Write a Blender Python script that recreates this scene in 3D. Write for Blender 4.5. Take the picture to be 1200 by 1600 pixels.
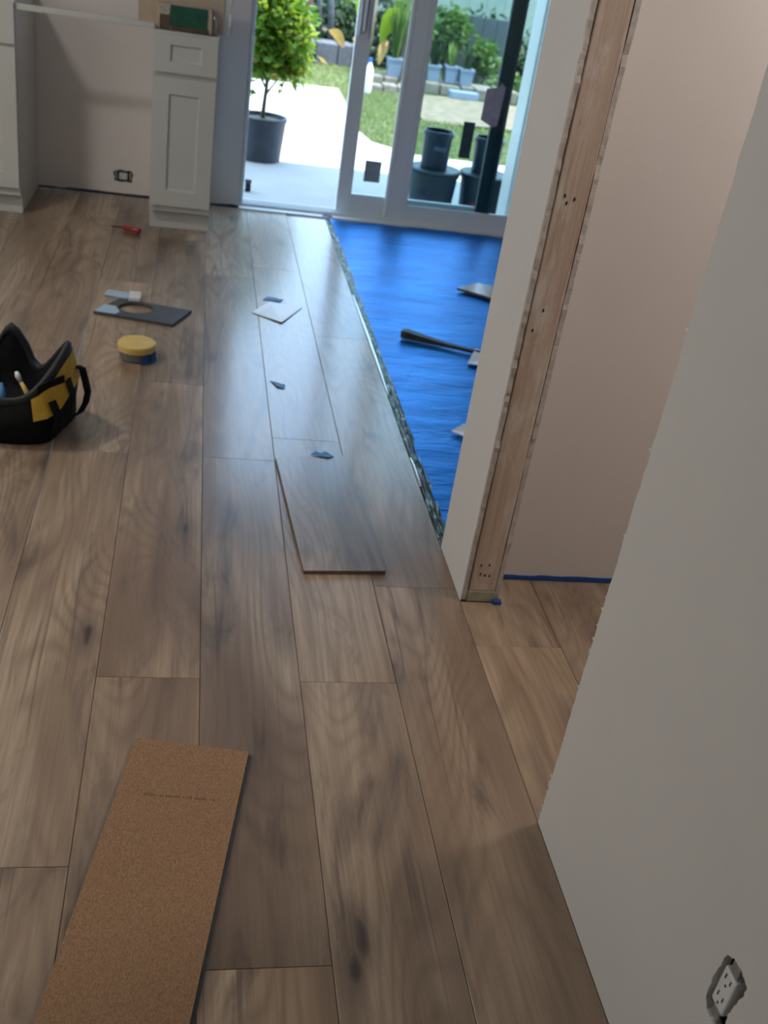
import bpy, bmesh, math, random
from mathutils import Vector, Matrix, noise as mnoise
from mathutils.geometry import tessellate_polygon

random.seed(7)
scene = bpy.context.scene
COL = scene.collection
for o in list(bpy.data.objects):
    bpy.data.objects.remove(o)

# ------------------------------------------------------------------ camera
cam_d = bpy.data.cameras.new('camera')
cam = bpy.data.objects.new('camera', cam_d)
COL.objects.link(cam)
cam_d.sensor_fit = 'VERTICAL'
cam_d.sensor_height = 24.0
cam_d.sensor_width = 18.0
cam_d.lens = 24.0 * 1610.98 / 1600.0
cam_d.clip_start = 0.02
cam_d.clip_end = 200
EYE = 1.54
RT = Vector((0.9794253758661977, -0.14359725671834936, 0.1417947847148189))
DN = Vector((0.04932454832156907, -0.5109794756442313, -0.8581765927845035))
FW = Vector((0.19568602924641953, 0.8475138956579479, -0.4933833951649148))
cam.matrix_world = Matrix(((RT.x, -DN.x, -FW.x, 0), (RT.y, -DN.y, -FW.y, 0), (RT.z, -DN.z, -FW.z, EYE), (0, 0, 0, 1)))
cam_d.dof.use_dof = True
cam_d.dof.focus_distance = 1.9
cam_d.dof.aperture_fstop = 3.7
scene.camera = cam

# ------------------------------------------------------------------ world, sun, exposure
world = bpy.data.worlds.new('sky')
scene.world = world
world.use_nodes = True
wn = world.node_tree.nodes
wn['Background'].inputs['Color'].default_value = (0.45, 0.69, 1.0, 1)
wn['Background'].inputs['Strength'].default_value = 6.0
sun_d = bpy.data.lights.new('sun', 'SUN')
sun_d.energy = 14.0
sun_d.angle = 0.009
sun_d.color = (1.0, 0.95, 0.86)
sun = bpy.data.objects.new('sun', sun_d)
COL.objects.link(sun)
sun.rotation_euler = Vector((0.25, -0.22, 0.95)).to_track_quat('Z', 'Y').to_euler()
scene.view_settings.view_transform = 'Standard'
scene.view_settings.look = 'None'
scene.view_settings.gamma = 1.0
scene.view_settings.use_curve_mapping = False
scene.view_settings.exposure = 0.0


def area_light(name, loc, size, energy, color, direction, size_y=None):
    d = bpy.data.lights.new(name, 'AREA')
    d.energy = energy
    d.color = color
    d.size = size
    if size_y:
        d.shape = 'RECTANGLE'
        d.size_y = size_y
    o = bpy.data.objects.new(name, d)
    COL.objects.link(o)
    o.location = loc
    o.rotation_euler = (-Vector(direction)).to_track_quat('Z', 'Y').to_euler()
    return o


# fill light added inside the room, in front of the made-up left window
area_light('added_fill_light', (-2.60, 2.3, 1.55), 2.2, 21, (1.0, 0.985, 0.955), (1, 0, -0.12), 1.1)


# ------------------------------------------------------------------ materials
class NT:
    def __init__(self, name):
        self.m = bpy.data.materials.new(name)
        self.m.use_nodes = True
        self.t = self.m.node_tree
        self.b = self.t.nodes['Principled BSDF']
        self.out = self.t.nodes['Material Output']

    def n(self, typ, **kw):
        nd = self.t.nodes.new(typ)
        for k, v in kw.items():
            setattr(nd, k, v)
        return nd

    def l(self, a, b):
        self.t.links.new(a, b)

    def coords(self, scale=(1, 1, 1), kind='Object', off=None):
        tc = self.n('ShaderNodeTexCoord')
        src = tc.outputs[kind]
        if off is not None:
            a = self.n('ShaderNodeVectorMath', operation='ADD')
            self.l(src, a.inputs[0])
            self.l(off, a.inputs[1])
            src = a.outputs[0]
        mp = self.n('ShaderNodeMapping')
        mp.inputs['Scale'].default_value = scale
        self.l(src, mp.inputs['Vector'])
        return mp.outputs['Vector']

    def noise(self, vec, scale=5, detail=4, rough=0.55, dist=0.0):
        nd = self.n('ShaderNodeTexNoise')
        nd.inputs['Scale'].default_value = scale
        nd.inputs['Detail'].default_value = detail
        nd.inputs['Roughness'].default_value = rough
        nd.inputs['Distortion'].default_value = dist
        self.l(vec, nd.inputs['Vector'])
        return nd.outputs['Fac']

    def ramp(self, fac, stops):
        r = self.n('ShaderNodeValToRGB')
        el = r.color_ramp.elements
        while len(el) < len(stops):
            el.new(0.5)
        for e, (p, c) in zip(el, stops):
            e.position = p
            e.color = (c[0], c[1], c[2], 1) if isinstance(c, (tuple, list)) else (c, c, c, 1)
        self.l(fac, r.inputs[0])
        return r.outputs[0]

    def math(self, op, a, b=None, c=None):
        nd = self.n('ShaderNodeMath', operation=op)
        for i, v in enumerate((a, b, c)):
            if v is None:
                continue
            if isinstance(v, (int, float)):
                nd.inputs[i].default_value = v
            else:
                self.l(v, nd.inputs[i])
        return nd.outputs[0]

    def mix(self, fac, a, b, blend='MIX'):
        nd = self.n('ShaderNodeMix', data_type='RGBA', blend_type=blend)
        for idx, v in ((0, fac), (6, a), (7, b)):
            if isinstance(v, (int, float)):
                nd.inputs[idx].default_value = v
            elif isinstance(v, (tuple, list)):
                nd.inputs[idx].default_value = (v[0], v[1], v[2], 1)
            else:
                self.l(v, nd.inputs[idx])
        return nd.outputs[2]

    def bump(self, h, strength=0.3, dist=0.002):
        nd = self.n('ShaderNodeBump')
        nd.inputs['Strength'].default_value = strength
        nd.inputs['Distance'].default_value = dist
        self.l(h, nd.inputs['Height'])
        self.l(nd.outputs[0], self.b.inputs['Normal'])

    def set(self, color=None, rough=0.5, metal=0.0, spec=0.5):
        if color is not None:
            if isinstance(color, (tuple, list)):
                self.b.inputs['Base Color'].default_value = (color[0], color[1], color[2], 1)
            else:
                self.l(color, self.b.inputs['Base Color'])
        if isinstance(rough, (int, float)):
            self.b.inputs['Roughness'].default_value = rough
        else:
            self.l(rough, self.b.inputs['Roughness'])
        self.b.inputs['Metallic'].default_value = metal
        self.b.inputs['Specular IOR Level'].default_value = spec
        return self.m


def plain(name, color, rough=0.5, metal=0.0, spec=0.5, var=0.08, scale=6.0, bump=0.0, bscale=60):
    """a procedural material: a colour with a little mottling"""
    k = NT(name)
    v = k.coords()
    f = k.noise(v, scale, 4)
    dark = tuple(c * (1 - var) for c in color)
    lite = tuple(min(1, c * (1 + var)) for c in color)
    col = k.ramp(f, [(0.3, dark), (0.7, lite)])
    if bump:
        k.bump(k.noise(v, bscale, 5), bump, 0.003)
    return k.set(col, rough, metal, spec)


def wood_floor():
    k = NT('oak_plank')
    at = k.n('ShaderNodeAttribute', attribute_type='OBJECT', attribute_name='seed')
    seed = at.outputs['Fac']
    cv = k.n('ShaderNodeCombineXYZ')
    k.l(k.math('MULTIPLY', seed, 7.31), cv.inputs[0])
    k.l(k.math('MULTIPLY', seed, 13.7), cv.inputs[1])
    k.l(k.math('MULTIPLY', seed, 3.9), cv.inputs[2])
    off = cv.outputs[0]
    # cathedral grain: contour lines of a stretched noise field
    fld = k.noise(k.coords((3.2, 0.58, 1), off=off), 1.0, 1.6, 0.4, 0.2)
    ring = k.math('SINE', k.math('MULTIPLY', fld, 215.0))
    ring = k.math('MULTIPLY_ADD', ring, 0.5, 0.5)
    ring = k.math('POWER', ring, 2.2)
    rmask = k.ramp(k.noise(k.coords((4.2, 0.8, 1), off=off), 1.7, 2), [(0.38, 0.2), (0.56, 1.0)])
    ring = k.math('MULTIPLY', ring, rmask)
    fine = k.noise(k.coords((150, 4, 1), off=off), 1.0, 3, 0.6)
    fib = k.noise(k.coords((34, 1.5, 1), off=off), 1.0, 5, 0.62, 0.6)
    broad = k.noise(k.coords((5.0, 0.8, 1), off=off), 1.0, 3, 0.5, 0.8)
    blot = k.noise(k.coords((8, 2.0, 1), off=off), 1.0, 5, 0.62, 1.2)
    vein = k.noise(k.coords((6.5, 0.36, 1), off=off), 1.6, 2.5, 0.5, 0.5)
    base = k.ramp(broad, [(0.28, (0.19, 0.127, 0.084)), (0.43, (0.335, 0.236, 0.158)), (0.56, (0.46, 0.340, 0.234)), (0.74, (0.59, 0.458, 0.325))])
    base = k.mix(k.math('MULTIPLY', k.ramp(fib, [(0.40, 0.0), (0.66, 1.0)]), 0.42), base, (0.215, 0.148, 0.104))
    base = k.mix(k.math('MULTIPLY', ring, 0.40), base, (0.185, 0.118, 0.078))
    base = k.mix(k.math('MULTIPLY', k.ramp(fine, [(0.42, 0.0), (0.70, 1.0)]), 0.32), base, (0.17, 0.115, 0.082))
    # wandering dark veins: a narrow band of a warped field
    ridge = k.math('ABSOLUTE', k.math('SUBTRACT', vein, 0.5))
    vm = k.ramp(k.noise(k.coords((3.5, 0.9, 1), off=off), 1.3, 3), [(0.50, 0.0), (0.60, 1.0)])
    base = k.mix(k.math('MULTIPLY', k.math('MULTIPLY', k.ramp(ridge, [(0.0, 1.0), (0.022, 0.0)]), vm), 0.62), base, (0.085, 0.058, 0.045))
    # dark smoky patches
    dk = k.ramp(blot, [(0.53, 0.0), (0.68, 1.0)])
    base = k.mix(k.math('MULTIPLY', dk, 0.66), base, (0.105, 0.073, 0.058))
    # knots
    vo = k.n('ShaderNodeTexVoronoi')
    vo.inputs['Scale'].default_value = 1.0
    warp = k.coords((6.0, 2.2, 1), off=off)
    wn_ = k.n('ShaderNodeTexNoise')
    wn_.inputs['Scale'].default_value = 3.0
    k.l(warp, wn_.inputs['Vector'])
    ad = k.n('ShaderNodeVectorMath', operation='MULTIPLY_ADD')
    k.l(wn_.outputs['Color'], ad.inputs[0])
    ad.inputs[1].default_value = (0.22, 0.22, 0)
    k.l(warp, ad.inputs[2])
    k.l(ad.outputs[0], vo.inputs['Vector'])
    sep = k.n('ShaderNodeSeparateColor')
    k.l(vo.outputs['Color'], sep.inputs[0])
    keep = k.math('GREATER_THAN', sep.outputs[0], 0.45)
    kn = k.math('MULTIPLY', k.ramp(vo.outputs['Distance'], [(0.05, 1.0), (0.23, 0.0)]), keep)
    base = k.mix(k.math('MULTIPLY', kn, 0.62), base, (0.075, 0.055, 0.050))
    core = k.math('MULTIPLY', k.ramp(vo.outputs['Distance'], [(0.035, 1.0), (0.085, 0.0)]), keep)
    base = k.mix(k.math('MULTIPLY', core, 0.75), base, (0.035, 0.026, 0.027))
    # plank to plank tone
    tone = k.math('FRACT', k.math('MULTIPLY', seed, 5.713))
    base = k.mix(1.0, base, k.ramp(tone, [(0.0, (0.84, 0.84, 0.84)), (1.0, (1.14, 1.11, 1.07))]), 'MULTIPLY')
    h = k.math('ADD', k.math('MULTIPLY', fine, 0.6), k.math('MULTIPLY', ring, 0.35))
    k.bump(h, 0.22, 0.0009)
    rg = k.math('MULTIPLY_ADD', broad, 0.14, 0.29)
    k.b.inputs['Coat Weight'].default_value = 0.5
    k.b.inputs['Coat Roughness'].default_value = 0.17
    k.b.inputs['Coat IOR'].default_value = 1.55
    return k.set(base, rg, 0, 0.5)


def pine_stud():
    k = NT('pine_stud')
    v = k.coords((38, 38, 1.3))
    f = k.noise(v, 1.0, 4, 0.6, 0.6)
    c = k.ramp(f, [(0.25, (0.42, 0.31, 0.235)), (0.5, (0.60, 0.475, 0.385)), (0.75, (0.70, 0.585, 0.50))])
    fine = k.noise(k.coords((190, 190, 3)), 1.0, 3)
    c = k.mix(k.math('MULTIPLY', k.ramp(fine, [(0.5, 0), (0.7, 1)]), 0.30), c, (0.36, 0.25, 0.18))
    smear = k.noise(k.coords((16, 16, 4.5)), 1.0, 5, 0.65, 0.3)
    c = k.mix(k.math('MULTIPLY', k.ramp(smear, [(0.50, 0), (0.62, 1)]), 0.7), c, (0.74, 0.69, 0.64))
    stain = k.noise(k.coords((12, 12, 2.1), off=None), 1.3, 4, 0.6, 1.0)
    c = k.mix(k.math('MULTIPLY', k.ramp(stain, [(0.62, 0), (0.72, 1)]), 0.7), c, (0.17, 0.10, 0.065))
    k.bump(fine, 0.3, 0.002)
    return k.set(c, 0.75, 0, 0.3)


def painted_wall(name, color, var=0.04):
    k = NT(name)
    f = k.noise(k.coords(), 1.6, 4)
    c = k.ramp(f, [(0.3, tuple(x * (1 - var) for x in color)), (0.7, tuple(min(1, x * (1 + var)) for x in color))])
    k.bump(k.noise(k.coords(), 130, 4), 0.12, 0.002)
    return k.set(c, 0.62, 0, 0.35)


def blue_film():
    k = NT('blue_underlay_film')
    f = k.noise(k.coords((2.2, 5.5, 1)), 1.0, 5, 0.6, 0.4)
    c = k.ramp(f, [(0.3, (0.0, 0.165, 0.52)), (0.55, (0.0, 0.22, 0.66)), (0.75, (0.0, 0.27, 0.76))])
    k.bump(k.noise(k.coords((5, 17, 1)), 1.0, 5, 0.6, 0.5), 0.75, 0.010)
    return k.set(c, 0.42, 0.75, 0.3)


def foil():
    k = NT('crinkled_foil')
    f = k.noise(k.coords((50, 16, 40)), 1.0, 3, 0.7)
    c = k.ramp(f, [(0.38, (0.02, 0.024, 0.020)), (0.52, (0.085, 0.10, 0.072)), (0.72, (0.36, 0.39, 0.34))])
    k.bump(k.noise(k.coords((50, 14, 40)), 1.0, 3), 0.7, 0.008)
    return k.set(c, 0.38, 0.8, 0.5)


def cork():
    k = NT('cork_backing')
    f = k.noise(k.coords((1.6, 0.8, 1)), 260, 4, 0.7)
    c = k.ramp(f, [(0.32, (0.22, 0.125, 0.066)), (0.5, (0.36, 0.212, 0.118)), (0.68, (0.47, 0.290, 0.170))])
    f2 = k.noise(k.coords(), 5, 3)
    c = k.mix(k.math('MULTIPLY', f2, 0.25), c, (0.28, 0.16, 0.088))
    k.bump(f, 0.5, 0.0012)
    return k.set(c, 0.85, 0, 0.2)


def leaf_mat(name, c1, c2, c3, trans=0.45):
    k = NT(name)
    ge = k.n('ShaderNodeNewGeometry')
    c = k.ramp(ge.outputs['Random Per Island'], [(0.0, c1), (0.55, c2), (1.0, c3)])
    k.set(c, 0.45, 0, 0.4)
    tr = k.n('ShaderNodeBsdfTranslucent')
    k.l(c, tr.inputs['Color'])
    mx = k.n('ShaderNodeMixShader')
    mx.inputs[0].default_value = trans
    k.l(k.b.outputs[0], mx.inputs[1])
    k.l(tr.outputs[0], mx.inputs[2])
    k.l(mx.outputs[0], k.out.inputs['Surface'])
    return k.m


def glass(name, tint, haze=0.0):
    k = NT(name)
    tr = k.n('ShaderNodeBsdfTransparent')
    f = k.noise(k.coords(), 3, 2)
    c = k.ramp(f, [(0.3, tint), (0.7, tuple(min(1, x * 1.02) for x in tint))])
    k.l(c, tr.inputs['Color'])
    gl = k.n('ShaderNodeBsdfGlossy')
    gl.inputs['Roughness'].default_value = 0.02
    fr = k.n('ShaderNodeFresnel')
    fr.inputs['IOR'].default_value = 1.5
    mx = k.n('ShaderNodeMixShader')
    k.l(fr.outputs[0], mx.inputs[0])
    k.l(tr.outputs[0], mx.inputs[1])
    k.l(gl.outputs[0], mx.inputs[2])
    k.l(mx.outputs[0], k.out.inputs['Surface'])
    return k.m


def clear_wrap():
    k = NT('clear_plastic_wrap')
    tr = k.n('ShaderNodeBsdfTransparent')
    gl = k.n('ShaderNodeBsdfGlossy')
    gl.inputs['Roughness'].default_value = 0.18
    mx = k.n('ShaderNodeMixShader')
    f = k.noise(k.coords((30, 30, 12)), 1.0, 3)
    k.l(k.ramp(f, [(0.4, 0.12), (0.62, 0.65)]), mx.inputs[0])
    k.l(tr.outputs[0], mx.inputs[1])
    k.l(gl.outputs[0], mx.inputs[2])
    k.l(mx.outputs[0], k.out.inputs['Surface'])
    return k.m


def lamp_glow(name, color, strength):
    k = NT(name)
    f = k.noise(k.coords(), 4, 2)
    k.set(k.ramp(f, [(0.3, (0.8, 0.8, 0.78)), (0.7, (0.85, 0.85, 0.83))]), 0.4)
    k.b.inputs['Emission Color'].default_value = (*color, 1)
    k.b.inputs['Emission Strength'].default_value = strength
    return k.m


M = {}
M['oak'] = wood_floor()
M['stud'] = pine_stud()
M['wall'] = painted_wall('wall_paint', (0.70, 0.69, 0.665))
M['pink'] = painted_wall('primer_wall', (0.70, 0.645, 0.61))
M['kit'] = painted_wall('kitchen_wall', (0.84, 0.785, 0.755))
M['gyp'] = plain('gypsum_edge', (0.56, 0.51, 0.47), 0.9, var=0.16, scale=40, bump=0.6, bscale=120)
M['blind'] = plain('blind_fabric', (0.70, 0.67, 0.60), 0.9, var=0.04)
M['ceil'] = painted_wall('ceiling_paint', (0.78, 0.78, 0.76))
M['concrete'] = plain('slab_concrete', (0.30, 0.29, 0.27), 0.85, var=0.2, scale=8, bump=0.3)
M['blue'] = blue_film()
M['foil'] = foil()
M['cork'] = cork()
M['bright_foil'] = plain('bright_foil', (0.78, 0.82, 0.84), 0.3, 0.9, var=0.1, scale=40, bump=0.3)
M['core'] = plain('plank_core', (0.075, 0.078, 0.082), 0.6, var=0.2, scale=30)
M['lam_edge'] = plain('plank_edge', (0.13, 0.10, 0.085), 0.6, var=0.25, scale=40)
M['ink'] = plain('faded_ink', (0.13, 0.066, 0.033), 0.85, var=0.2, scale=120)
M['slate'] = plain('slate_backing', (0.065, 0.072, 0.074), 0.55, var=0.15, scale=20, bump=0.2)
M['cab'] = plain('cabinet_paint', (0.60, 0.61, 0.565), 0.42, var=0.02, scale=3)
M['vinyl'] = plain('door_vinyl', (0.76, 0.80, 0.80), 0.45, var=0.03, scale=3)
M['vinyl_dark'] = plain('door_interlock_green', (0.040, 0.070, 0.062), 0.5, var=0.15, scale=6)
M['glass'] = glass('door_glass', (0.93, 0.97, 0.97))
M['glass2'] = glass('door_glass_inner', (0.86, 0.92, 0.91))
M['black'] = plain('black_nylon', (0.004, 0.0043, 0.0052), 0.85, spec=0.25, var=0.3, scale=30, bump=0.3, bscale=300)
M['black_trim'] = plain('black_binding', (0.013, 0.015, 0.018), 0.6, var=0.2, scale=30)
M['yellow'] = plain('yellow_nylon', (0.56, 0.33, 0.030), 0.7, var=0.15, scale=25, bump=0.2, bscale=300)
M['lid'] = plain('yellow_lid', (0.74, 0.52, 0.15), 0.55, var=0.08, scale=20)
M['grey_tub'] = plain('grey_tub', (0.16, 0.165, 0.16), 0.6, var=0.15, scale=20)
M['tape'] = plain('blue_tape', (0.012, 0.075, 0.30), 0.6, var=0.2, scale=40)
M['tape_lt'] = plain('light_blue_tape', (0.10, 0.33, 0.72), 0.6, var=0.2, scale=40)
M['paleblue'] = plain('pale_blue_plastic', (0.42, 0.58, 0.72), 0.3, var=0.06, scale=20)
M['paper'] = plain('white_paper', (0.86, 0.88, 0.90), 0.3, var=0.03, scale=20)
M['white_pl'] = plain('white_plastic', (0.76, 0.77, 0.78), 0.35, var=0.03, scale=20)
M['slot'] = plain('dark_slot', (0.02, 0.02, 0.02), 0.8, var=0.2)
M['box'] = plain('junction_box', (0.035, 0.040, 0.046), 0.6, var=0.4, scale=50)
M['steel'] = plain('galvanised_steel', (0.45, 0.46, 0.47), 0.4, 0.9, var=0.2, scale=60)
M['red'] = plain('red_handle', (0.36, 0.022, 0.020), 0.4, var=0.15, scale=30)
M['darkiron'] = plain('dark_iron', (0.028, 0.030, 0.032), 0.5, 0.3, var=0.3, scale=30)
M['plate'] = plain('treated_plate', (0.36, 0.35, 0.25), 0.8, var=0.2, scale=30)
M['card'] = plain('tan_cardboard', (0.50, 0.41, 0.31), 0.8, var=0.1, scale=12)
M['green_label'] = plain('green_label', (0.012, 0.095, 0.055), 0.45, var=0.3, scale=18)
M['brown_label'] = plain('brown_label', (0.105, 0.062, 0.045), 0.5, var=0.3, scale=30)
M['buff_label'] = plain('buff_label', (0.42, 0.40, 0.34), 0.6, var=0.25, scale=60)
M['wrap'] = clear_wrap()
M['gap'] = plain('painted_gap_shadow', (0.035, 0.035, 0.038), 0.9, var=0.3, scale=20)  # dark colour stands in for the shade in the gap under the drywall
M['patio'] = plain('patio_concrete', (0.36, 0.345, 0.325), 0.85, var=0.06, scale=4, bump=0.15)
M['soil'] = plain('garden_soil', (0.12, 0.095, 0.06), 0.95, var=0.3, scale=6, bump=0.5)
M['turf'] = plain('turf_ground', (0.085, 0.11, 0.035), 0.95, var=0.25, scale=5, bump=0.5)
M['mulch'] = plain('straw_mulch', (0.155, 0.115, 0.075), 0.95, var=0.3, scale=9, bump=0.6)
M['stone'] = plain('border_stone', (0.15, 0.13, 0.105), 0.9, var=0.25, scale=14, bump=0.5)
M['stone_grey'] = plain('grey_border_stone', (0.075, 0.080, 0.095), 0.9, var=0.25, scale=14, bump=0.5)
M['pot_black'] = plain('black_nursery_pot', (0.038, 0.042, 0.052), 0.55, var=0.15, scale=12)
M['pot_white'] = plain('pale_planter', (0.15, 0.19, 0.245), 0.6, var=0.06, scale=10)
M['bark'] = plain('bark', (0.11, 0.09, 0.06), 0.9, var=0.3, scale=25, bump=0.5)
M['greybark'] = plain('grey_bark', (0.07, 0.075, 0.08), 0.9, var=0.3, scale=20, bump=0.5)
M['redwood'] = plain('redwood_post', (0.10, 0.045, 0.045), 0.8, var=0.15, scale=20)
M['palewood'] = plain('pale_post', (0.15, 0.115, 0.115), 0.8, var=0.15, scale=20)
M['tote'] = plain('dark_green_tote', (0.014, 0.027, 0.030), 0.5, var=0.15, scale=10)
M['bucket'] = plain('dark_blue_bucket', (0.007, 0.011, 0.020), 0.4, var=0.15, scale=10)
M['bucket_print'] = plain('bucket_print', (0.08, 0.11, 0.16), 0.5, var=0.3, scale=50)
M['sticker_grey'] = plain('grey_sticker', (0.27, 0.32, 0.34), 0.6, var=0.15, scale=30)
M['sticker_mauve'] = plain('mauve_sticker', (0.44, 0.41, 0.48), 0.6, var=0.15, scale=30)
M['sticker_dark'] = plain('dark_sticker', (0.045, 0.085, 0.095), 0.5, var=0.2, scale=30)
M['shed'] = plain('grey_shed_board', (0.034, 0.046, 0.052), 0.8, var=0.1, scale=8)
M['bluewood'] = plain('blue_board', (0.07, 0.12, 0.19), 0.7, var=0.1, scale=8)
M['fence'] = plain('pale_fence_board', (0.16, 0.20, 0.175), 0.8, var=0.1, scale=6)
M['leaf'] = leaf_mat('citrus_leaf', (0.070, 0.155, 0.012), (0.145, 0.27, 0.020), (0.33, 0.40, 0.045), 0.5)
M['leaf_orange'] = leaf_mat('orange_leaf', (0.36, 0.16, 0.015), (0.40, 0.24, 0.03), (0.42, 0.31, 0.08))
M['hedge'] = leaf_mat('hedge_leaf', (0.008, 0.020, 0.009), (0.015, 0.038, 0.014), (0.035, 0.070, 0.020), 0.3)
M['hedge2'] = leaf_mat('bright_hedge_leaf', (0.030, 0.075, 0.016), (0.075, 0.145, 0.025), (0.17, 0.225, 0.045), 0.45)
M['banana'] = leaf_mat('banana_leaf', (0.17, 0.26, 0.012), (0.21, 0.30, 0.015), (0.25, 0.33, 0.02), 0.5)
M['banana_dry'] = leaf_mat('dry_banana_leaf', (0.36, 0.17, 0.03), (0.42, 0.25, 0.07), (0.45, 0.31, 0.14), 0.4)
M['grass'] = leaf_mat('grass_blade', (0.14, 0.19, 0.05), (0.21, 0.245, 0.085), (0.28, 0.29, 0.14), 0.35)


# ------------------------------------------------------------------ mesh helpers
class MB:
    def __init__(self):
        self.v = []
        self.f = []

    def add(self, vs, fs):
        n = len(self.v)
        self.v += [tuple(v) for v in vs]
        self.f += [tuple(i + n for i in f) for f in fs]
        return self

    def box(self, x0, x1, y0, y1, z0, z1, bev=0.0):
        if bev <= 0:
            vs = [(x, y, z) for z in (z0, z1) for y in (y0, y1) for x in (x0, x1)]
            return self.add(vs, [(0, 2, 3, 1), (4, 5, 7, 6), (0, 1, 5, 4), (2, 6, 7, 3), (0, 4, 6, 2), (1, 3, 7, 5)])
        bm = bmesh.new()
        bmesh.ops.create_cube(bm, size=1.0)
        for v in bm.verts:
            v.co = Vector(((x0 + x1) / 2 + v.co.x * (x1 - x0), (y0 + y1) / 2 + v.co.y * (y1 - y0), (z0 + z1) / 2 + v.co.z * (z1 - z0)))
        bmesh.ops.bevel(bm, geom=list(bm.edges), offset=bev, segments=2, affect='EDGES', profile=0.5)
        bm.verts.index_update()
        self.add([v.co[:] for v in bm.verts], [[v.index for v in f.verts] for f in bm.faces])
        bm.free()
        return self

    def loft(self, rings, cap0=True, cap1=True, closed=True):
        n = len(rings[0])
        vs = [p for r in rings for p in r]
        fs = []
        for a in range(len(rings) - 1):
            for i in range(n if closed else n - 1):
                j = (i + 1) % n
                fs.append((a * n + i, a * n + j, (a + 1) * n + j, (a + 1) * n + i))
        if cap0:
            fs.append(tuple(reversed(range(n))))
        if cap1:
            fs.append(tuple((len(rings) - 1) * n + i for i in range(n)))
        return self.add(vs, fs)

    def lathe(self, cx, cy, prof, n=28, cap0=True, cap1=True):
        rings = [[(cx + r * math.cos(2 * math.pi * i / n), cy + r * math.sin(2 * math.pi * i / n), z) for i in range(n)] for r, z in prof]
        return self.loft(rings, cap0, cap1)

    def tube(self, pts, rad, n=8):
        pts = [Vector(p) for p in pts]
        rads = rad if isinstance(rad, (list, tuple)) else [rad] * len(pts)
        rings = []
        for i, p in enumerate(pts):
            d = (pts[min(i + 1, len(pts) - 1)] - pts[max(i - 1, 0)]).normalized()
            u = d.orthogonal().normalized() if abs(d.z) > 0.95 else d.cross(Vector((0, 0, 1))).normalized()
            w = d.cross(u).normalized()
            rings.append([tuple(p + rads[i] * (math.cos(2 * math.pi * k / n) * u + math.sin(2 * math.pi * k / n) * w)) for k in range(n)])
        return self.loft(rings)

    def ribbon(self, pts, wdir, width, th):
        """a flat strap along pts with width along wdir"""
        pts = [Vector(p) for p in pts]
        wd = Vector(wdir).normalized()
        rings = []
        for i, p in enumerate(pts):
            d = (pts[min(i + 1, len(pts) - 1)] - pts[max(i - 1, 0)]).normalized()
            nn = d.cross(wd).normalized()
            rings.append([tuple(p + wd * width / 2 + nn * th / 2), tuple(p - wd * width / 2 + nn * th / 2), tuple(p - wd * width / 2 - nn * th / 2), tuple(p + wd * width / 2 - nn * th / 2)])
        return self.loft(rings)

    def slab(self, axis, outer, holes, w0, w1):
        """a plate cut from a 2D outline with holes; axis = thickness axis"""
        def m(u, v, w):
            return {'X': (w, u, v), 'Y': (u, w, v), 'Z': (u, v, w)}[axis]
        loops = [outer] + list(holes)
        tri = tessellate_polygon([[Vector((p[0], p[1], 0)) for p in lp] for lp in loops])
        flat = [p for lp in loops for p in lp]
        n = len(flat)
        vs = [m(p[0], p[1], w0) for p in flat] + [m(p[0], p[1], w1) for p in flat]
        fs = [tuple(t) for t in tri] + [tuple(i + n for i in t) for t in tri]
        s = 0
        for lp in loops:
            k = len(lp)
            for i in range(k):
                j = (i + 1) % k
                fs.append((s + i, s + j, n + s + j, n + s + i))
            s += k
        return self.add(vs, fs)

    def move(self, d):
        self.v = [(a + d[0], b + d[1], c + d[2]) for a, b, c in self.v]
        return self


def setp(o, label=None, cat=None, group=None, kind=None):
    if label:
        o['label'] = label
    if cat:
        o['category'] = cat
    if group:
        o['group'] = group
    if kind:
        o['kind'] = kind
    return o


def build(name, mb, mat, parent=None, smooth=False, world=True, recalc=True, origin=None, mats=None):
    """link the collected shapes as one mesh object; verts are in world space unless world=False"""
    me = bpy.data.meshes.new(name)
    vs = mb.v
    o0 = Vector((0, 0, 0))
    if world:
        if parent is not None:
            p = parent
            while p is not None:
                o0 += Vector(p.location)
                p = p.parent
        if origin is not None:
            o0 = Vector(origin)
    me.from_pydata([(v[0] - o0.x, v[1] - o0.y, v[2] - o0.z) for v in vs], [], mb.f)
    if recalc:
        bm = bmesh.new()
        bm.from_mesh(me)
        bmesh.ops.recalc_face_normals(bm, faces=bm.faces)
        bm.to_mesh(me)
        bm.free()
    if smooth:
        for p in me.polygons:
            p.use_smooth = True
    me.materials.append(mat)
    o = bpy.data.objects.new(name, me)
    COL.objects.link(o)
    if parent is not None:
        o.parent = parent
        if origin is not None:
            par = Vector((0, 0, 0))
            p = parent
            while p is not None:
                par += Vector(p.location)
                p = p.parent
            o.location = Vector(origin) - par
    elif origin is not None:
        o.location = origin
    return o


def soft(o, angle=35):
    """smooth shading with sharp edges kept"""
    me = o.data
    bm = bmesh.new()
    bm.from_mesh(me)
    for e in bm.edges:
        if len(e.link_faces) == 2 and e.calc_face_angle(0) > math.radians(angle):
            e.smooth = False
        else:
            e.smooth = True
    for f in bm.faces:
        f.smooth = True
    bm.to_mesh(me)
    bm.free()
    return o


def empty(name, loc, rz=0.0, parent=None):
    o = bpy.data.objects.new(name, None)
    o.empty_display_size = 0.1
    COL.objects.link(o)
    o.location = loc
    o.rotation_euler = (0, 0, rz)
    o.parent = parent
    return o


def copy_tree(o, parent=None):
    c = o.copy()
    COL.objects.link(c)
    c.parent = parent
    for ch in list(o.children):
        copy_tree(ch, c)
    return c


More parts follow.
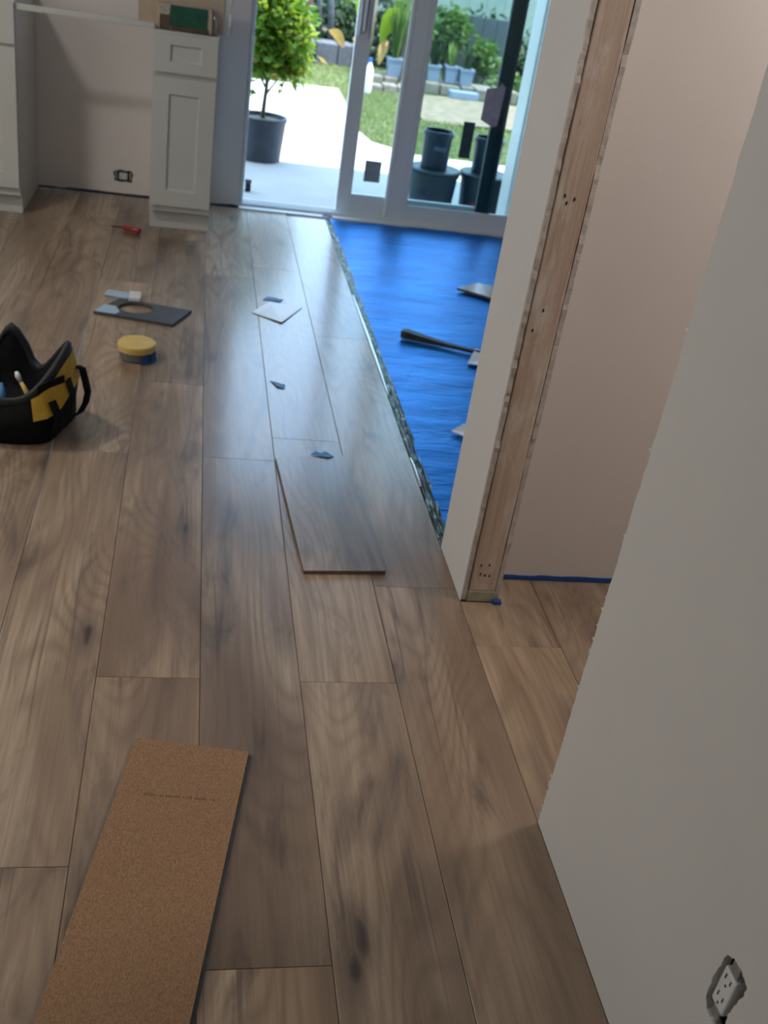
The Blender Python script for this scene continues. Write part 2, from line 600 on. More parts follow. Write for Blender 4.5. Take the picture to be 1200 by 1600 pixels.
def ragged(p0, p1, n, amp, seed):
    """points from p0 to p1 with a torn, uneven edge"""
    r = random.Random(seed)
    p0, p1 = Vector(p0), Vector(p1)
    d = (p1 - p0).normalized()
    q = Vector((-d.y, d.x))
    out = []
    for i in range(n + 1):
        t = i / n
        if 0 < i < n:
            t += r.uniform(-0.35, 0.35) / n
        a = amp * (0.7 * mnoise.noise(Vector((t * 9 + seed, seed * 1.7, 0))) + 0.6 * (r.random() - 0.5))
        if r.random() < 0.08:
            a += amp * r.uniform(-1, 1)
        p = p0.lerp(p1, t) + q * a
        out.append((p.x, p.y))
    return out


# ------------------------------------------------------------------ the setting
X0 = 0.752          # face of the wall line on the right
W = 0.2282          # plank width
YD = 6.03           # inner face of the door wall
H = 2.45
XL, YF = -2.7, -2.0

floor = build('floor', MB().box(XL, 3.3, YF, YD, -0.15, -0.0125), M['concrete'])
setp(floor, 'grey concrete subfloor carrying the brown oak look planks', 'floor', kind='structure')

GAP = 0.0005
plank_i = 0


def plank(x0, x1, y0, y1, seed=None):
    """one laid board with a tiny eased top edge"""
    global plank_i
    plank_i += 1
    x0 += GAP; x1 -= GAP; y0 += GAP * 0.3; y1 -= GAP * 0.3
    cx, cy = (x0 + x1) / 2, (y0 + y1) / 2
    e = 0.0011
    a, b = (x1 - x0) / 2, (y1 - y0) / 2
    rings = []
    for s, z in ((0, -0.0115), (0, -e), (e, 0.0)):
        rings.append([(-a + s, -b + s, z), (a - s, -b + s, z), (a - s, b - s, z), (-a + s, b - s, z)])
    o = build('plank', MB().loft(rings), M['oak'], floor, world=False)
    o.location = (cx, cy, 0)
    o['seed'] = float(seed if seed is not None else (plank_i * 0.6180339) % 1.0 * 10)
    return o


joints = {-1: [-1.5, -0.5, 1.325, 2.93, 4.56],
          0: [-1.6, 0.02, 1.853, 3.487, 5.28],
          1: [-0.72, 1.105, 2.935, 4.765],
          2: [-1.8, 0.018, 1.848, 3.10, 4.94],
          3: [-1.4, 0.42, 2.248, 4.08],
          }
for k in range(-13, 4):
    # column k spans X0-(4-k)*W .. ; column 3 ends at the right wall line
    xa = X0 - (4 - k) * W
    xb = xa + W
    if xb < XL:
        continue
    xa = max(xa, XL)
    js = joints.get(k)
    if js is None:
        s = random.uniform(-1.9, -0.2)
        js = []
        while s < YD:
            js.append(s)
            s += 1.83
    end = 5.97 if k == 3 else YD - 0.004
    ys = [YF] + [j for j in js if YF + 0.1 < j < end - 0.1] + [end]
    for a, b in zip(ys[:-1], ys[1:]):
        plank(xa, xb, a, b)
# hallway boards
for k in range(4, 14):
    xa = X0 + (k - 4) * W
    xb = min(xa + W, 3.2)
    js = [2.0] if k == 4 else [random.choice((1.62, 1.75, 1.95))] if k % 2 else []
    yend = 2.19 if k == 4 else 2.305
    ys = [1.30] + [j for j in js] + [yend]
    for a, b in zip(ys[:-1], ys[1:]):
        plank(xa, xb, a, b, 2.9 if k == 4 and a < 1.9 else 5.3 if k == 4 else None)
plank(0.862, X0 + W, 2.19, 2.305, 5.3)

# ceiling and eave (its outer edge shades the patio)
setp(build('ceiling', MB().box(XL - 0.15, 3.5, YF - 0.15, 7.12, H, H + 0.18), M['ceil']), 'flat white ceiling running out to the eave', 'ceiling', kind='structure')
build('eave_board', MB().box(XL - 0.15, 3.5, 7.12, 7.15, H - 0.03, H + 0.2, 0.004), M['cab'], bpy.data.objects['ceiling'])

# wall with the sliding door and the kitchen outlet
DX0, DX1, DZ = 0.252, 1.93, 2.06
ox, oz = -0.391, 0.106
hole = [(ox + 0.052 * math.cos(t) * (1 + 0.08 * math.sin(5 * t)) / max(abs(math.cos(t)), abs(math.sin(t))) ** 0.8,
         oz + 0.033 * math.sin(t) * (1 + 0.08 * math.cos(7 * t)) / max(abs(math.cos(t)), abs(math.sin(t))) ** 0.8) for t in [2 * math.pi * i / 26 for i in range(26)]]
bot = ragged((XL, 0.012), (DX0, 0.012), 60, 0.006, 3)
outl = bot[:-1] + [(DX0, 0.012), (DX0, DZ), (DX1, DZ), (DX1, -0.01), (3.3, -0.01), (3.3, H), (XL, H)]
wb = build('wall_back', MB().slab('Y', outl, [hole], YD, YD + 0.016), M['kit'])
setp(wb, 'primed drywall behind the white cabinets, cut open for the sliding door', 'wall', kind='structure')
build('outer_wall', MB().slab('Y', [(XL, -0.1), (DX0, -0.1), (DX0, DZ), (DX1, DZ), (DX1, -0.1), (3.3, -0.1), (3.3, H), (XL, H)], [], YD + 0.02, YD + 0.15), M['gap'], wb)

# left wall with a window added for the fill light, plain front wall
wl = build('wall_left', MB().slab('X', [(YF, 0), (6.18, 0), (6.18, H), (YF, H)], [[(1.15, 0.98), (3.45, 0.98), (3.45, 2.12), (1.15, 2.12)]], XL - 0.12, XL), M['wall'])
setp(wl, 'plain painted wall on the far left with a wide added window', 'wall', kind='structure')
wf = build('wall_front', MB().slab('Y', [(XL, 0), (3.3, 0), (3.3, H), (XL, H)], [], YF - 0.12, YF), M['wall'])
setp(wf, 'plain painted wall behind the viewer', 'wall', kind='structure')
for nm, ax, w0, (u0, u1, v0, v1), lab in (('added_window', 'X', XL - 0.09, (1.15, 3.45, 0.98, 2.12), 'wide white framed window added out of view in the left wall'),):
    m = (u0 + u1) / 2
    fr = 0.05
    wnd = build(nm, MB().slab(ax, [(u0, v0), (u1, v0), (u1, v1), (u0, v1)], [[(u0 + fr, v0 + fr), (m - 0.02, v0 + fr), (m - 0.02, v1 - fr), (u0 + fr, v1 - fr)], [(m + 0.02, v0 + fr), (u1 - fr, v0 + fr), (u1 - fr, v1 - fr), (m + 0.02, v1 - fr)]], w0, w0 + 0.06), M['cab'])
    setp(wnd, lab, 'window', kind='structure')
    build('added_blind', MB().box(XL + 0.006, XL + 0.009, 1.10, 3.50, 0.93, 2.2), M['blind'], wnd)  # unseen blind added to back the fill light
    build('pane', MB().slab(ax, [(u0 + fr, v0 + fr), (u1 - fr, v0 + fr), (u1 - fr, v1 - fr), (u0 + fr, v1 - fr)], [], w0 + 0.025, w0 + 0.031), M['glass'], wnd)

# near wall on the right: torn drywall end and a cut-out round an outlet
OY, OZ = 0.783, 0.366
hr = random.Random(5)
hole = []
hole_pts = [(0.806, 0.318), (0.809, 0.345), (0.8085, 0.370), (0.807, 0.395), (0.803, 0.413), (0.790, 0.421), (0.772, 0.424), (0.758, 0.423), (0.750, 0.418), (0.748, 0.404), (0.752, 0.385), (0.757, 0.368), (0.757, 0.350), (0.755, 0.332), (0.757, 0.318), (0.764, 0.308), (0.780, 0.306), (0.796, 0.308)]
for i in range(len(hole_pts)):
    a, b = Vector(hole_pts[i]), Vector(hole_pts[(i + 1) % len(hole_pts)])
    for t in (0, 0.34, 0.67):
        p = a.lerp(b, t)
        hole.append((p.x + hr.uniform(-1, 1) * 0.0016, p.y + hr.uniform(-1, 1) * 0.0016))
edge = ragged((1.417, 0.0), (1.417, H), 150, 0.0045, 11)
wr = build('wall_right', MB().slab('X', [(YF, 0.0)] + edge + [(YF, H)], [hole], X0, X0 + 0.0135), M['wall'])
setp(wr, 'near grey painted wall on the right with a torn drywall edge', 'wall', kind='structure')
build('stud', MB().box(X0 + 0.015, X0 + 0.09, 1.365, 1.404, 0.04, H, 0.003), M['stud'], wr)
build('bottom_plate', MB().box(X0 + 0.015, X0 + 0.09, YF, 1.404, 0.0, 0.038, 0.003), M['plate'], wr)
build('hall_side_drywall', MB().box(X0 + 0.0925, X0 + 0.106, YF, 1.412, 0, H), M['wall'], wr)
hr = random.Random(9)
fl = MB()
for i in range(26):
    z = hr.choice((hr.uniform(0.01, 0.13), hr.uniform(0.1, 0.75), hr.uniform(0.3, 1.3)))
    y = 1.4165 + hr.uniform(-0.001, 0.002)
    s = hr.uniform(0.002, 0.006)
    fl.add([(X0 - 0.0004, y, z), (X0 - 0.0015, y + s * 0.9, z + s * 0.4), (X0 - 0.001, y + s * 0.5, z + s * 1.3), (X0 + 0.001, y + s * 0.3, z + s * 0.7)], [(0, 1, 2), (0, 1, 3), (1, 2, 3), (0, 2, 3)])
setp(build('torn_paper', fl, M['paper'], wr), 'white flecks of torn drywall paper', kind='stuff')
# rest of the hallway and the side room shell
setp(build('wall_hallway', MB().box(X0 + 0.106, 3.3, 1.20, 1.30, 0, H), M['wall']), 'hallway side wall hidden behind the near wall', 'wall', kind='structure')
setp(build('wall_end', MB().box(3.2, 3.3, YF, YD, 0, H), M['wall']), 'end wall of the hallway and the side room', 'wall', kind='structure')

# hall wall: warm primed face seen through the cut opening
wh = build('wall_hall', MB().box(0.86, 3.2, 2.31, 2.4575, 0.012, H), M['pink'])
setp(wh, 'warm pinkish primed hallway wall beyond the wooden stud', 'wall', kind='structure')
tp = ragged((0.862, 0.0135), (2.4, 0.0135), 50, 0.0035, 21)
build('masking_tape', MB().slab('Y', [(0.862, 0.0)] + tp + [(2.4, 0.0)], [], 2.3065, 2.3095), M['tape'], wh)

# wall stub with the exposed stud
stub = setp(empty('wall_stub', (X0, 2.193, 0)), 'wall stub with an exposed pine stud between two torn drywall sheets', 'wall', kind='structure')
e1 = ragged((2.193, 0.0), (2.193, H), 120, 0.004, 31)
build('drywall_sheet', MB().slab('X', e1 + [(2.458, H), (2.458, 0.0)], [], X0, X0 + 0.0035), M['wall'], stub)
e2 = ragged((2.1955, 0.004), (2.1955, H), 160, 0.005, 37)
build('gypsum_core', MB().slab('X', e2 + [(2.458, H), (2.458, 0.004)], [], X0 + 0.0036, X0 + 0.0155), M['gyp'], stub)
e3 = ragged((2.196, 0.006), (2.196, H), 120, 0.005, 43)
build('drywall_sheet', MB().slab('X', e3 + [(2.31, H), (2.31, 0.006)], [], 0.8455, 0.858), M['gyp'], stub)
st = build('stud', MB().box(X0 + 0.0185, 0.8435, 2.194, 2.232, 0.034, H, 0.003), M['stud'], stub, origin=(0.8, 2.21, 0.03))
build('backing_stud', MB().box(X0 + 0.0185, 0.8435, 2.235, 2.4, 0.034, H), M['stud'], stub)
build('bottom_plate', MB().box(X0 + 0.0175, 0.8445, 2.1915, 2.4, 0.0, 0.0335, 0.002), M['plate'], stub)
build('masking_tape', MB().box(0.840, 0.864, 2.178, 2.193, 0.0, 0.012, 0.003), M['tape'], stub)
for (x, z) in ((0.790, 0.115), (0.812, 0.117), (0.793, 0.088), (0.806, 0.084), (0.818, 0.083), (0.790, 1.08), (0.813, 1.075), (0.797, 1.065), (0.800, 0.82), (0.785, 0.77)):
    m_ = MB()
    m_.loft([[(x + 0.0022 * math.cos(t), y, z + 0.0045 * math.sin(t)) for t in [2 * math.pi * i / 8 for i in range(8)]] for y in (2.1925, 2.1945)])
    build('nail', m_, M['slot'], st, world=False).location = (-0.8, -2.21, -0.03)

# ------------------------------------------------------------------ sliding door
door = setp(empty('door_1', (DX0, YD, 0)), 'pale vinyl sliding glass door, slid partly open to the garden', 'door', kind='structure')
fr = MB()
fr.box(DX0 + 0.001, DX0 + 0.024, 6.06, 6.17, 0.0, DZ, 0.003)
fr.box(DX1 - 0.024, DX1 - 0.001, 6.06, 6.17, 0.0, DZ, 0.003)
fr.box(DX0 + 0.024, DX1 - 0.024, 6.06, 6.17, DZ - 0.03, DZ - 0.001, 0.003)
build('frame', fr, M['vinyl'], door)
sl = build('sill', MB().box(DX0, DX1, 6.0, 6.18, -0.03, 0.008, 0.004).box(DX0, DX1, 6.058, 6.064, 0.008, 0.022).box(DX0, DX1, 6.106, 6.112, 0.008, 0.022).box(DX0, DX1, 6.155, 6.165, 0.008, 0.022), M['vinyl'], door)
build('outer_casing', MB().box(1.868, 1.94, 6.172, 6.37, -0.07, 2.1, 0.004), M['cab'], door)
# outer sliding panel
p1 = MB()
p1.box(0.820, 0.905, 6.115, 6.152, 0.022, 2.03, 0.005)
p1.box(0.905, 1.665, 6.117, 6.150, 0.022, 0.128, 0.004)
p1.box(0.905, 1.665, 6.117, 6.150, 1.95, 2.03, 0.004)
sp = build('sliding_panel', p1, M['vinyl'], door)
build('stile', MB().box(1.665, 1.742, 6.115, 6.152, 0.022, 2.03, 0.005).box(1.728, 1.750, 6.105, 6.115, 0.022, 2.03, 0.002), M['vinyl_dark'], sp)['label'] = 'dark green interlocking stile'
build('glass_pane', MB().box(0.900, 1.670, 6.131, 6.136, 0.12, 1.955), M['glass'], sp)
build('handle', MB().slab('Y', [(0.834, 0.975), (0.886, 0.975), (0.886, 1.28), (0.834, 1.28)], [[(0.842, 0.987), (0.878, 0.987), (0.878, 1.268), (0.842, 1.268)]], 6.098, 6.116).box(0.853, 0.867, 6.085, 6.116, 1.0, 1.25, 0.004), M['white_pl'], sp)
build('glass_label', MB().box(0.967, 1.062, 6.1285, 6.1305, 0.205, 0.325), M['sticker_grey'], sp)['label'] = 'grey square sticker on the glass'
# inner fixed panel
p2 = MB()
p2.box(1.102, 1.236, 6.066, 6.102, 0.010, 2.03, 0.005)
p2.box(1.862, 1.905, 6.066, 6.102, 0.010, 2.03, 0.005)
p2.box(1.236, 1.862, 6.068, 6.100, 0.010, 0.108, 0.004)
p2.box(1.236, 1.862, 6.068, 6.100, 1.95, 2.03, 0.004)
fp = build('fixed_panel', p2, M['vinyl'], door)
build('glazing_bead', MB().box(1.116, 1.121, 6.0625, 6.067, 0.03, 2.0).box(1.2, 1.204, 6.0635, 6.067, 0.03, 2.0), M['vinyl'], fp)
build('glass_pane', MB().box(1.230, 1.868, 6.082, 6.087, 0.10, 1.955), M['glass2'], fp)
build('glass_label', MB().slab('Y', [(1.588, 0.632), (1.664, 0.60), (1.690, 0.61), (1.700, 0.818), (1.672, 0.84), (1.660, 0.815), (1.592, 0.80)], [], 6.078, 6.080), M['sticker_mauve'], fp)['label'] = 'mauve grey paper label on the glass'
build('glass_label', MB().box(1.495, 1.562, 6.078, 6.080, 0.41, 0.612), M['sticker_dark'], fp)['label'] = 'dark upright sticker on the glass'

# ------------------------------------------------------------------ blue underlay and foil
def grid(x0, x1, y0, y1, nx, ny, zf, th=0.0):
    mb = MB()
    vs = []
    for j in range(ny + 1):
        for i in range(nx + 1):
            x = x0 + (x1 - x0) * i / nx
            y = y0 + (y1 - y0) * j / ny
            vs.append((x, y, zf(x, y)))
    fs = [(j * (nx + 1) + i, j * (nx + 1) + i + 1, (j + 1) * (nx + 1) + i + 1, (j + 1) * (nx + 1) + i) for j in range(ny) for i in range(nx)]
    return mb.add(vs, fs)


def zblue(x, y):
    n1 = mnoise.noise(Vector((x * 2.2, y * 7.0, 0.3)))
    n2 = mnoise.noise(Vector((x * 6.0, y * 18.0, 3.3)))
    z = -0.0075 + 0.0030 * n1 + 0.0014 * n2
    if y > 5.85:
        z += 0.02 * min(1, (y - 5.85) / 0.12) ** 2 * (0.6 + 0.4 * mnoise.noise(Vector((x * 6, 1.5, 0))))
    return z


def xedge(y):
    return 0.781 + 0.005 * mnoise.noise(Vector((y * 4, 0.5, 0)))


nx, ny = 70, 150
bs = grid(0, 1, 2.465, 5.985, nx, ny, lambda x, y: 0)
bs.v = [(xedge(y) + x * (3.1 - xedge(y)), y, zblue(xedge(y) + x * 2.3, y)) for x, y, z in bs.v]
setp(build('underlayment_sheet', bs, M['blue'], smooth=True, recalc=False), 'bright blue underlayment film spread over the subfloor by the sliding door', 'underlayment')
fo = grid(0, 1, 2.465, 5.97, 8, 220, lambda x, y: 0)
fo.v = [(0.7535 + x * (xedge(y) - 0.7535 + 0.012 + 0.003 * mnoise.noise(Vector((y * 30, 2, 0)))), y, -0.0065 + 0.0045 * mnoise.noise(Vector((x * 4, y * 12, 1))) + 0.0015 * mnoise.noise(Vector((x * 9, y * 34, 5))) + 0.0045 * (1 - x)) for x, y, z in fo.v]
setp(build('foil_strip', fo, M['foil'], recalc=False), 'crinkled silver foil strip along the edge of the last plank', 'foil strip')

lip = MB()
for ya, yb in ((3.52, 4.66), (2.82, 3.02)):
    rows = []
    for k in range(31):
        y = ya + (yb - ya) * k / 30
        t = math.sin(math.pi * k / 30) ** 0.5
        j = 0.0015 * mnoise.noise(Vector((y * 14, 3, 0)))
        rows.append([(0.7532, y, -0.004), (0.7545 + j, y, 0.0022 * t), (0.7545 + 0.0075 * t + j, y, 0.0028 * t), (0.7600 + 0.006 * t, y, -0.002)])
    lip.loft(rows, False, False, closed=False)
build('folded_lip', lip, M['bright_foil'], bpy.data.objects['foil_strip'], recalc=False, smooth=True)['label'] = 'bright folded foil lip'

# ------------------------------------------------------------------ kitchen cabinets
def shaker(name, x0, x1, z0, z1, yf, parent, rail=0.075, rec=0.012):
    """a shaker front: flat frame with a recessed centre panel"""
    th = 0.02
    mb = MB()
    r = min(rail, (z1 - z0) * 0.27)
    o = [(x0, z0), (x1, z0), (x1, z1), (x0, z1)]
    i1 = [(x0 + rail, z0 + r), (x1 - rail, z0 + r), (x1 - rail, z1 - r), (x0 + rail, z1 - r)]
    mb.slab('Y', o, [i1], yf, yf + th)
    fr_ = build(name, mb, M['cab'], parent)
    b = 0.007
    q = MB()
    # bevelled step down to the panel
    ring0 = [(i1[k][0], yf, i1[k][1]) for k in range(4)]
    sx, sz = (1, -1, -1, 1), (1, 1, -1, -1)
    ring1 = [(i1[k][0] + b * sx[k], yf + rec, i1[k][1] + b * sz[k]) for k in range(4)]
    q.loft([ring0, ring1], False, True)
    q.box(x0 + 0.01, x1 - 0.01, yf + rec + 0.0005, yf + th, z0 + 0.01, z1 - 0.01)
    build('panel', q, M['cab'], fr_)
    return fr_


def cabinet(label, x0, x1, zt, fronts, pos):
    root = setp(empty('base_cabinet', ((x0 + x1) / 2, 5.7, 0)), label, 'cabinet', group='white shaker base cabinets')
    t = 0.016
    b = MB()
    b.box(x0, x0 + t, 5.422, 6.024, 0.10, zt).box(x1 - t, x1, 5.422, 6.024, 0.10, zt)
    b.box(x0 + t, x1 - t, 6.008, 6.024, 0.10, zt).box(x0 + t, x1 - t, 5.422, 6.008, 0.1305, 0.146)
    b.box(x0 + t, x1 - t, 5.422, 5.434, 0.10, zt).box(x0, x1, 5.495, 6.024, 0.002, 0.1)
    build('body', b, M['cab'], root)
    build('toe_kick', MB().box(x0, x1, 5.474, 5.494, 0.001, 0.130), M['cab'], root)
    for nm, z0, z1, g in fronts:
        shaker(nm, x0 + 0.003, x1 - 0.003, z0, z1, 5.40, root)
    return root


cabinet('narrow white shaker cabinet with a drawer over one door, beside the patio door', -0.221, 0.082, 0.945, [('drawer', 0.766, 0.936, 0), ('door', 0.132, 0.744, 0)], 0)
cabinet('white shaker cabinet at the left edge of the picture', -1.46, -0.846, 0.985, [('drawer', 0.80, 0.976, 0), ('door', 0.139, 0.786, 0)], 0)
setp(build('mounting_rail', MB().box(-0.846, -0.221, 5.425, 5.445, 0.9455, 0.972, 0.003), M['cab']), 'thin white rail bridging the gap between the two cabinets', 'rail')

# shrink-wrapped bundle on the narrow cabinet
bn = setp(empty('wrapped_package', (-0.07, 5.56, 0.9455)), 'plastic wrapped tan package with a green label on the narrow cabinet', 'package')
build('carton', MB().box(-0.30, 0.105, 5.50, 5.70, 0.9465, 1.17, 0.006), M['card'], bn)
build('sleeve', MB().box(-0.212, 0.045, 5.445, 5.4985, 0.9465, 1.060, 0.006), M['card'], bn)
build('front_label', MB().box(-0.150, 0.022, 5.4405, 5.4445, 0.968, 1.056), M['green_label'], bn)['label'] = 'dark green label'
build('label_band', MB().box(-0.146, 0.030, 5.4400, 5.4446, 0.948, 0.9675), M['brown_label'], bn)
build('side_label', MB().box(-0.198, -0.152, 5.4400, 5.4446, 0.948, 1.012), M['brown_label'], bn)
build('upper_side_label', MB().box(-0.198, -0.152, 5.4400, 5.4446, 1.0125, 1.055), M['buff_label'], bn)
wr_ = MB()
r2 = random.Random(3)
for x0 in (0.046, 0.106):
    pts = []
    for j in range(7):
        z = 0.951 + 0.028 * j
        pts.append([(x0 + 0.004 + 0.030 * i / 5 * (0.7 + 0.3 * math.sin(j * 1.3)) + r2.uniform(0, 0.006), 5.455 + 0.012 * math.sin(i * 1.9 + j) + (0.05 if x0 > 0.1 else 0), z + r2.uniform(-0.005, 0.005)) for i in range(6)])
    wr_.loft(pts, False, False, closed=False)
build('plastic_wrap', wr_, M['wrap'], bn, smooth=True)
for s in range(2):
    build('wrap_fold', MB().tube([(0.118 + 0.012 * s, 5.46, 0.975 + 0.02 * s), (0.131 + 0.004 * s, 5.452, 1.0 + 0.02 * s), (0.124, 5.455, 1.03 + 0.02 * s)], [0.002, 0.006, 0.002], 6), M['white_pl'], bn, smooth=True)

# outlet in the kitchen wall
ko = setp(empty('wall_outlet', (ox, YD, oz)), 'bare wall outlet set sideways low in the wall between the cabinets', 'outlet')
build('junction_box', MB().box(ox - 0.05, ox + 0.05, YD + 0.0165, YD + 0.0195, oz - 0.034, oz + 0.034), M['box'], ko)
rc = build('receptacle', MB().box(ox - 0.022, ox + 0.022, YD - 0.006, YD + 0.0164, oz - 0.017, oz + 0.017, 0.003), M['white_pl'], ko)
for dx in (-0.012, 0.012):
    build('socket_slot', MB().box(ox + dx - 0.004, ox + dx + 0.004, YD - 0.0072, YD - 0.0058, oz + 0.003, oz + 0.005).box(ox + dx - 0.004, ox + dx + 0.004, YD - 0.0072, YD - 0.0058, oz - 0.006, oz - 0.004), M['slot'], rc)
for dx in (-0.039, 0.039):
    build('mounting_ear', MB().box(ox + dx - 0.006, ox + dx + 0.006, YD + 0.004, YD + 0.008, oz - 0.022, oz + 0.022, 0.001), M['steel'], ko)

# outlet in the near wall
no = setp(empty('wall_outlet', (X0, OY, OZ)), 'white outlet in a rough dark cut-out in the near right wall', 'outlet')
bx = MB()
bx.box(X0 + 0.05, X0 + 0.054, 0.742, 0.814, 0.300, 0.430)
bx.box(X0 + 0.0138, X0 + 0.05, 0.742, 0.745, 0.300, 0.430).box(X0 + 0.0138, X0 + 0.05, 0.811, 0.814, 0.300, 0.430)
bx.box(X0 + 0.0138, X0 + 0.05, 0.742, 0.814, 0.300, 0.303).box(X0 + 0.0138, X0 + 0.05, 0.742, 0.814, 0.427, 0.430)
build('junction_box', bx, M['box'], no)
nr = build('receptacle', MB().box(X0 + 0.0025, X0 + 0.026, 0.769, 0.801, 0.327, 0.395, 0.0025), M['white_pl'], no)
for dz in (0.343, 0.378):
    s = MB()
    s.box(X0 + 0.0018, X0 + 0.0030, 0.778, 0.780, dz + 0.002, dz + 0.010)
    s.box(X0 + 0.0018, X0 + 0.0030, 0.791, 0.793, dz + 0.001, dz + 0.010)
    s.box(X0 + 0.0018, X0 + 0.0030, 0.784, 0.787, dz - 0.009, dz - 0.005)
    build('socket_slot', s, M['slot'], nr)
build('mounting_ear', MB().box(X0 + 0.004, X0 + 0.007, 0.774, 0.793, 0.397, 0.418, 0.001), M['steel'], no)
build('mounting_ear', MB().box(X0 + 0.004, X0 + 0.007, 0.774, 0.793, 0.303, 0.324, 0.001), M['steel'], no)
build('copper_wire', MB().tube([(X0 + 0.03, 0.764, 0.35), (X0 + 0.012, 0.761, 0.365), (X0 + 0.012, 0.7595, 0.378), (X0 + 0.03, 0.764, 0.395)], 0.0015, 6), M['yellow'], no)

# ------------------------------------------------------------------ ceiling fixtures (out of view; the main room one is added as fill)
def ceiling_light(label, x, y, energy, color):
    r = setp(empty('ceiling_light', (x, y, H)), label, 'light', group='round flush ceiling lights')
    build('base', MB().lathe(x, y, [(0.17, H - 0.002), (0.17, H - 0.02)]), M['white_pl'], r)
    build('shade', MB().lathe(x, y, [(0.16, H - 0.021), (0.155, H - 0.045), (0.12, H - 0.065), (0.03, H - 0.074)]), lamp_glow('lamp_shade_' + label.split()[0], color, 2.0), r, smooth=True)
    d = bpy.data.lights.new('ceiling_lamp', 'AREA')
    d.shape = 'DISK'
    d.size = 0.3
    d.energy = energy
    d.color = color
    o = bpy.data.objects.new('ceiling_lamp', d)
    COL.objects.link(o)
    o.parent = r
    o.location = (0, 0, -0.078)
    return r


ceiling_light('warm flush ceiling light in the hallway', 1.75, 1.82, 12, (1.0, 0.92, 0.87))
ceiling_light('neutral flush ceiling light added to brighten the main room', -1.65, 3.6, 18, (1.0, 0.955, 0.90))  # added lamp, brightens the cabinets and the wall behind them

# ------------------------------------------------------------------ things on the floor
def board(name, corners, z0, z1, mat_top, mat_side, parent=None, label=None, cat=None, seed=None, holes=()):
    """a loose board: a top sheet over a core, outline given by floor corners"""
    cx = sum(c[0] for c in corners) / len(corners)
    cy = sum(c[1] for c in corners) / len(corners)
    r = setp(empty(name, (cx, cy, z0)), label, cat)
    zt = z1 - 0.0022
    core = build('core', MB().slab('Z', corners, holes, z0, zt), mat_side, r)
    top = build('face', MB().slab('Z', corners, holes, zt, z1), mat_top, r)
    if seed is not None:
        top['seed'] = seed
    return r


board('loose_plank', [(0.338, 2.292), (0.564, 2.306), (0.525, 2.978), (0.298, 2.94)], 0.0005, 0.012, M['oak'], M['lam_edge'], None, 'short loose oak look plank lying face up on the laid floor', 'plank', 3.37)

# cork-backed board, upside down at the lower left
ck_r = Vector((0.169, 1.604)); ck_l = Vector((-0.062, 1.644))
d = (Vector((0.169, 1.604)) - Vector((0.057, 1.001))).normalized()
ln = 0.88
ckb = setp(empty('cork_backed_plank', (0, 1.25, 0.0005)), 'upside down plank with brown cork backing lying on the floor', 'plank')
c4 = [tuple(ck_l), tuple(ck_l - d * ln), tuple(ck_r - d * ln), tuple(ck_r)]
build('core', MB().slab('Z', c4, [], 0.0008, 0.0095), M['core'], ckb)
build('cork_face', MB().slab('Z', c4, [], 0.0095, 0.0135), M['cork'], ckb)
q = Vector((d.y, -d.x))
tg = MB()
tg.slab('Z', [tuple(ck_r + q * 0.0002), tuple(ck_r - d * ln + q * 0.0002), tuple(ck_r - d * ln + q * 0.0065), tuple(ck_r + q * 0.0065)], [], 0.0008, 0.0052)
build('tongue', tg, M['core'], ckb)
tx = MB()
tr_ = random.Random(12)
a0, a1 = Vector((-0.0375, 1.484)), Vector((0.0975, 1.467))
tdir = (a1 - a0).normalized()
tq = Vector((-tdir.y, tdir.x))
s = 0.0
L_ = (a1 - a0).length
while s < L_:
    wd = tr_.uniform(0.0022, 0.0045)
    hgt = tr_.choice((0.004, 0.0055, 0.0055, 0.007))
    if tr_.random() < 0.8:
        b0 = a0 + tdir * s
        tx.slab('Z', [tuple(b0), tuple(b0 + tdir * 0.0014), tuple(b0 + tdir * 0.0014 + tq * hgt), tuple(b0 + tq * hgt)], [], 0.01345, 0.0137)
        if tr_.random() < 0.6:
            tx.slab('Z', [tuple(b0 + tdir * 0.001), tuple(b0 + tdir * wd * 0.8), tuple(b0 + tdir * wd * 0.8 + tq * 0.0011), tuple(b0 + tdir * 0.001 + tq * 0.0011)], [], 0.01345, 0.0137)
    s += wd
build('printed_line', tx, M['ink'], ckb)['label'] = 'faint blurred line of dark print'

# grey-backed offcut with an oval hole
gc = [(-0.375, 4.12), (-0.060, 4.045), (0.014, 4.228), (-0.285, 4.302)]
hc = Vector((-0.212, 4.200))
hx = Vector((0.3, -0.073)).normalized()
hy = Vector((0.074, 0.19)).normalized()
oval = [tuple(hc + hx * 0.070 * math.cos(t) + hy * 0.062 * math.sin(t)) for t in [2 * math.pi * i / 28 for i in range(28)]]
board('cut_plank', gc, 0.0005, 0.0125, M['slate'], M['core'], None, 'dark grey backed plank offcut with an oval hole cut through it', 'plank', holes=[oval])
setp(build('plastic_sheet', MB().slab('Z', [(-0.372, 4.122), (-0.290, 4.106), (-0.272, 4.128), (-0.292, 4.196), (-0.338, 4.210)], [], 0.0128, 0.0150), M['paleblue']), 'glossy pale blue plastic sheet on the left end of the holed offcut', 'plastic scrap')
setp(build('spacer_shim', MB().box(-0.012, 0.036, -0.045, 0.045, 0.0, 0.016, 0.003), M['white_pl']), 'small white plastic spacer at the back edge of the holed offcut', 'spacer').location = (-0.236, 4.315, 0.0128)
pb = setp(build('tape_strip', MB().box(-0.052, 0.052, -0.03, 0.03, 0.0, 0.012, 0.004), M['paleblue']), 'pale blue plastic strip behind the holed offcut', 'plastic scrap')
pb.location = (-0.296, 4.362, 0.001)
pb.rotation_euler = (0, 0, -0.25)

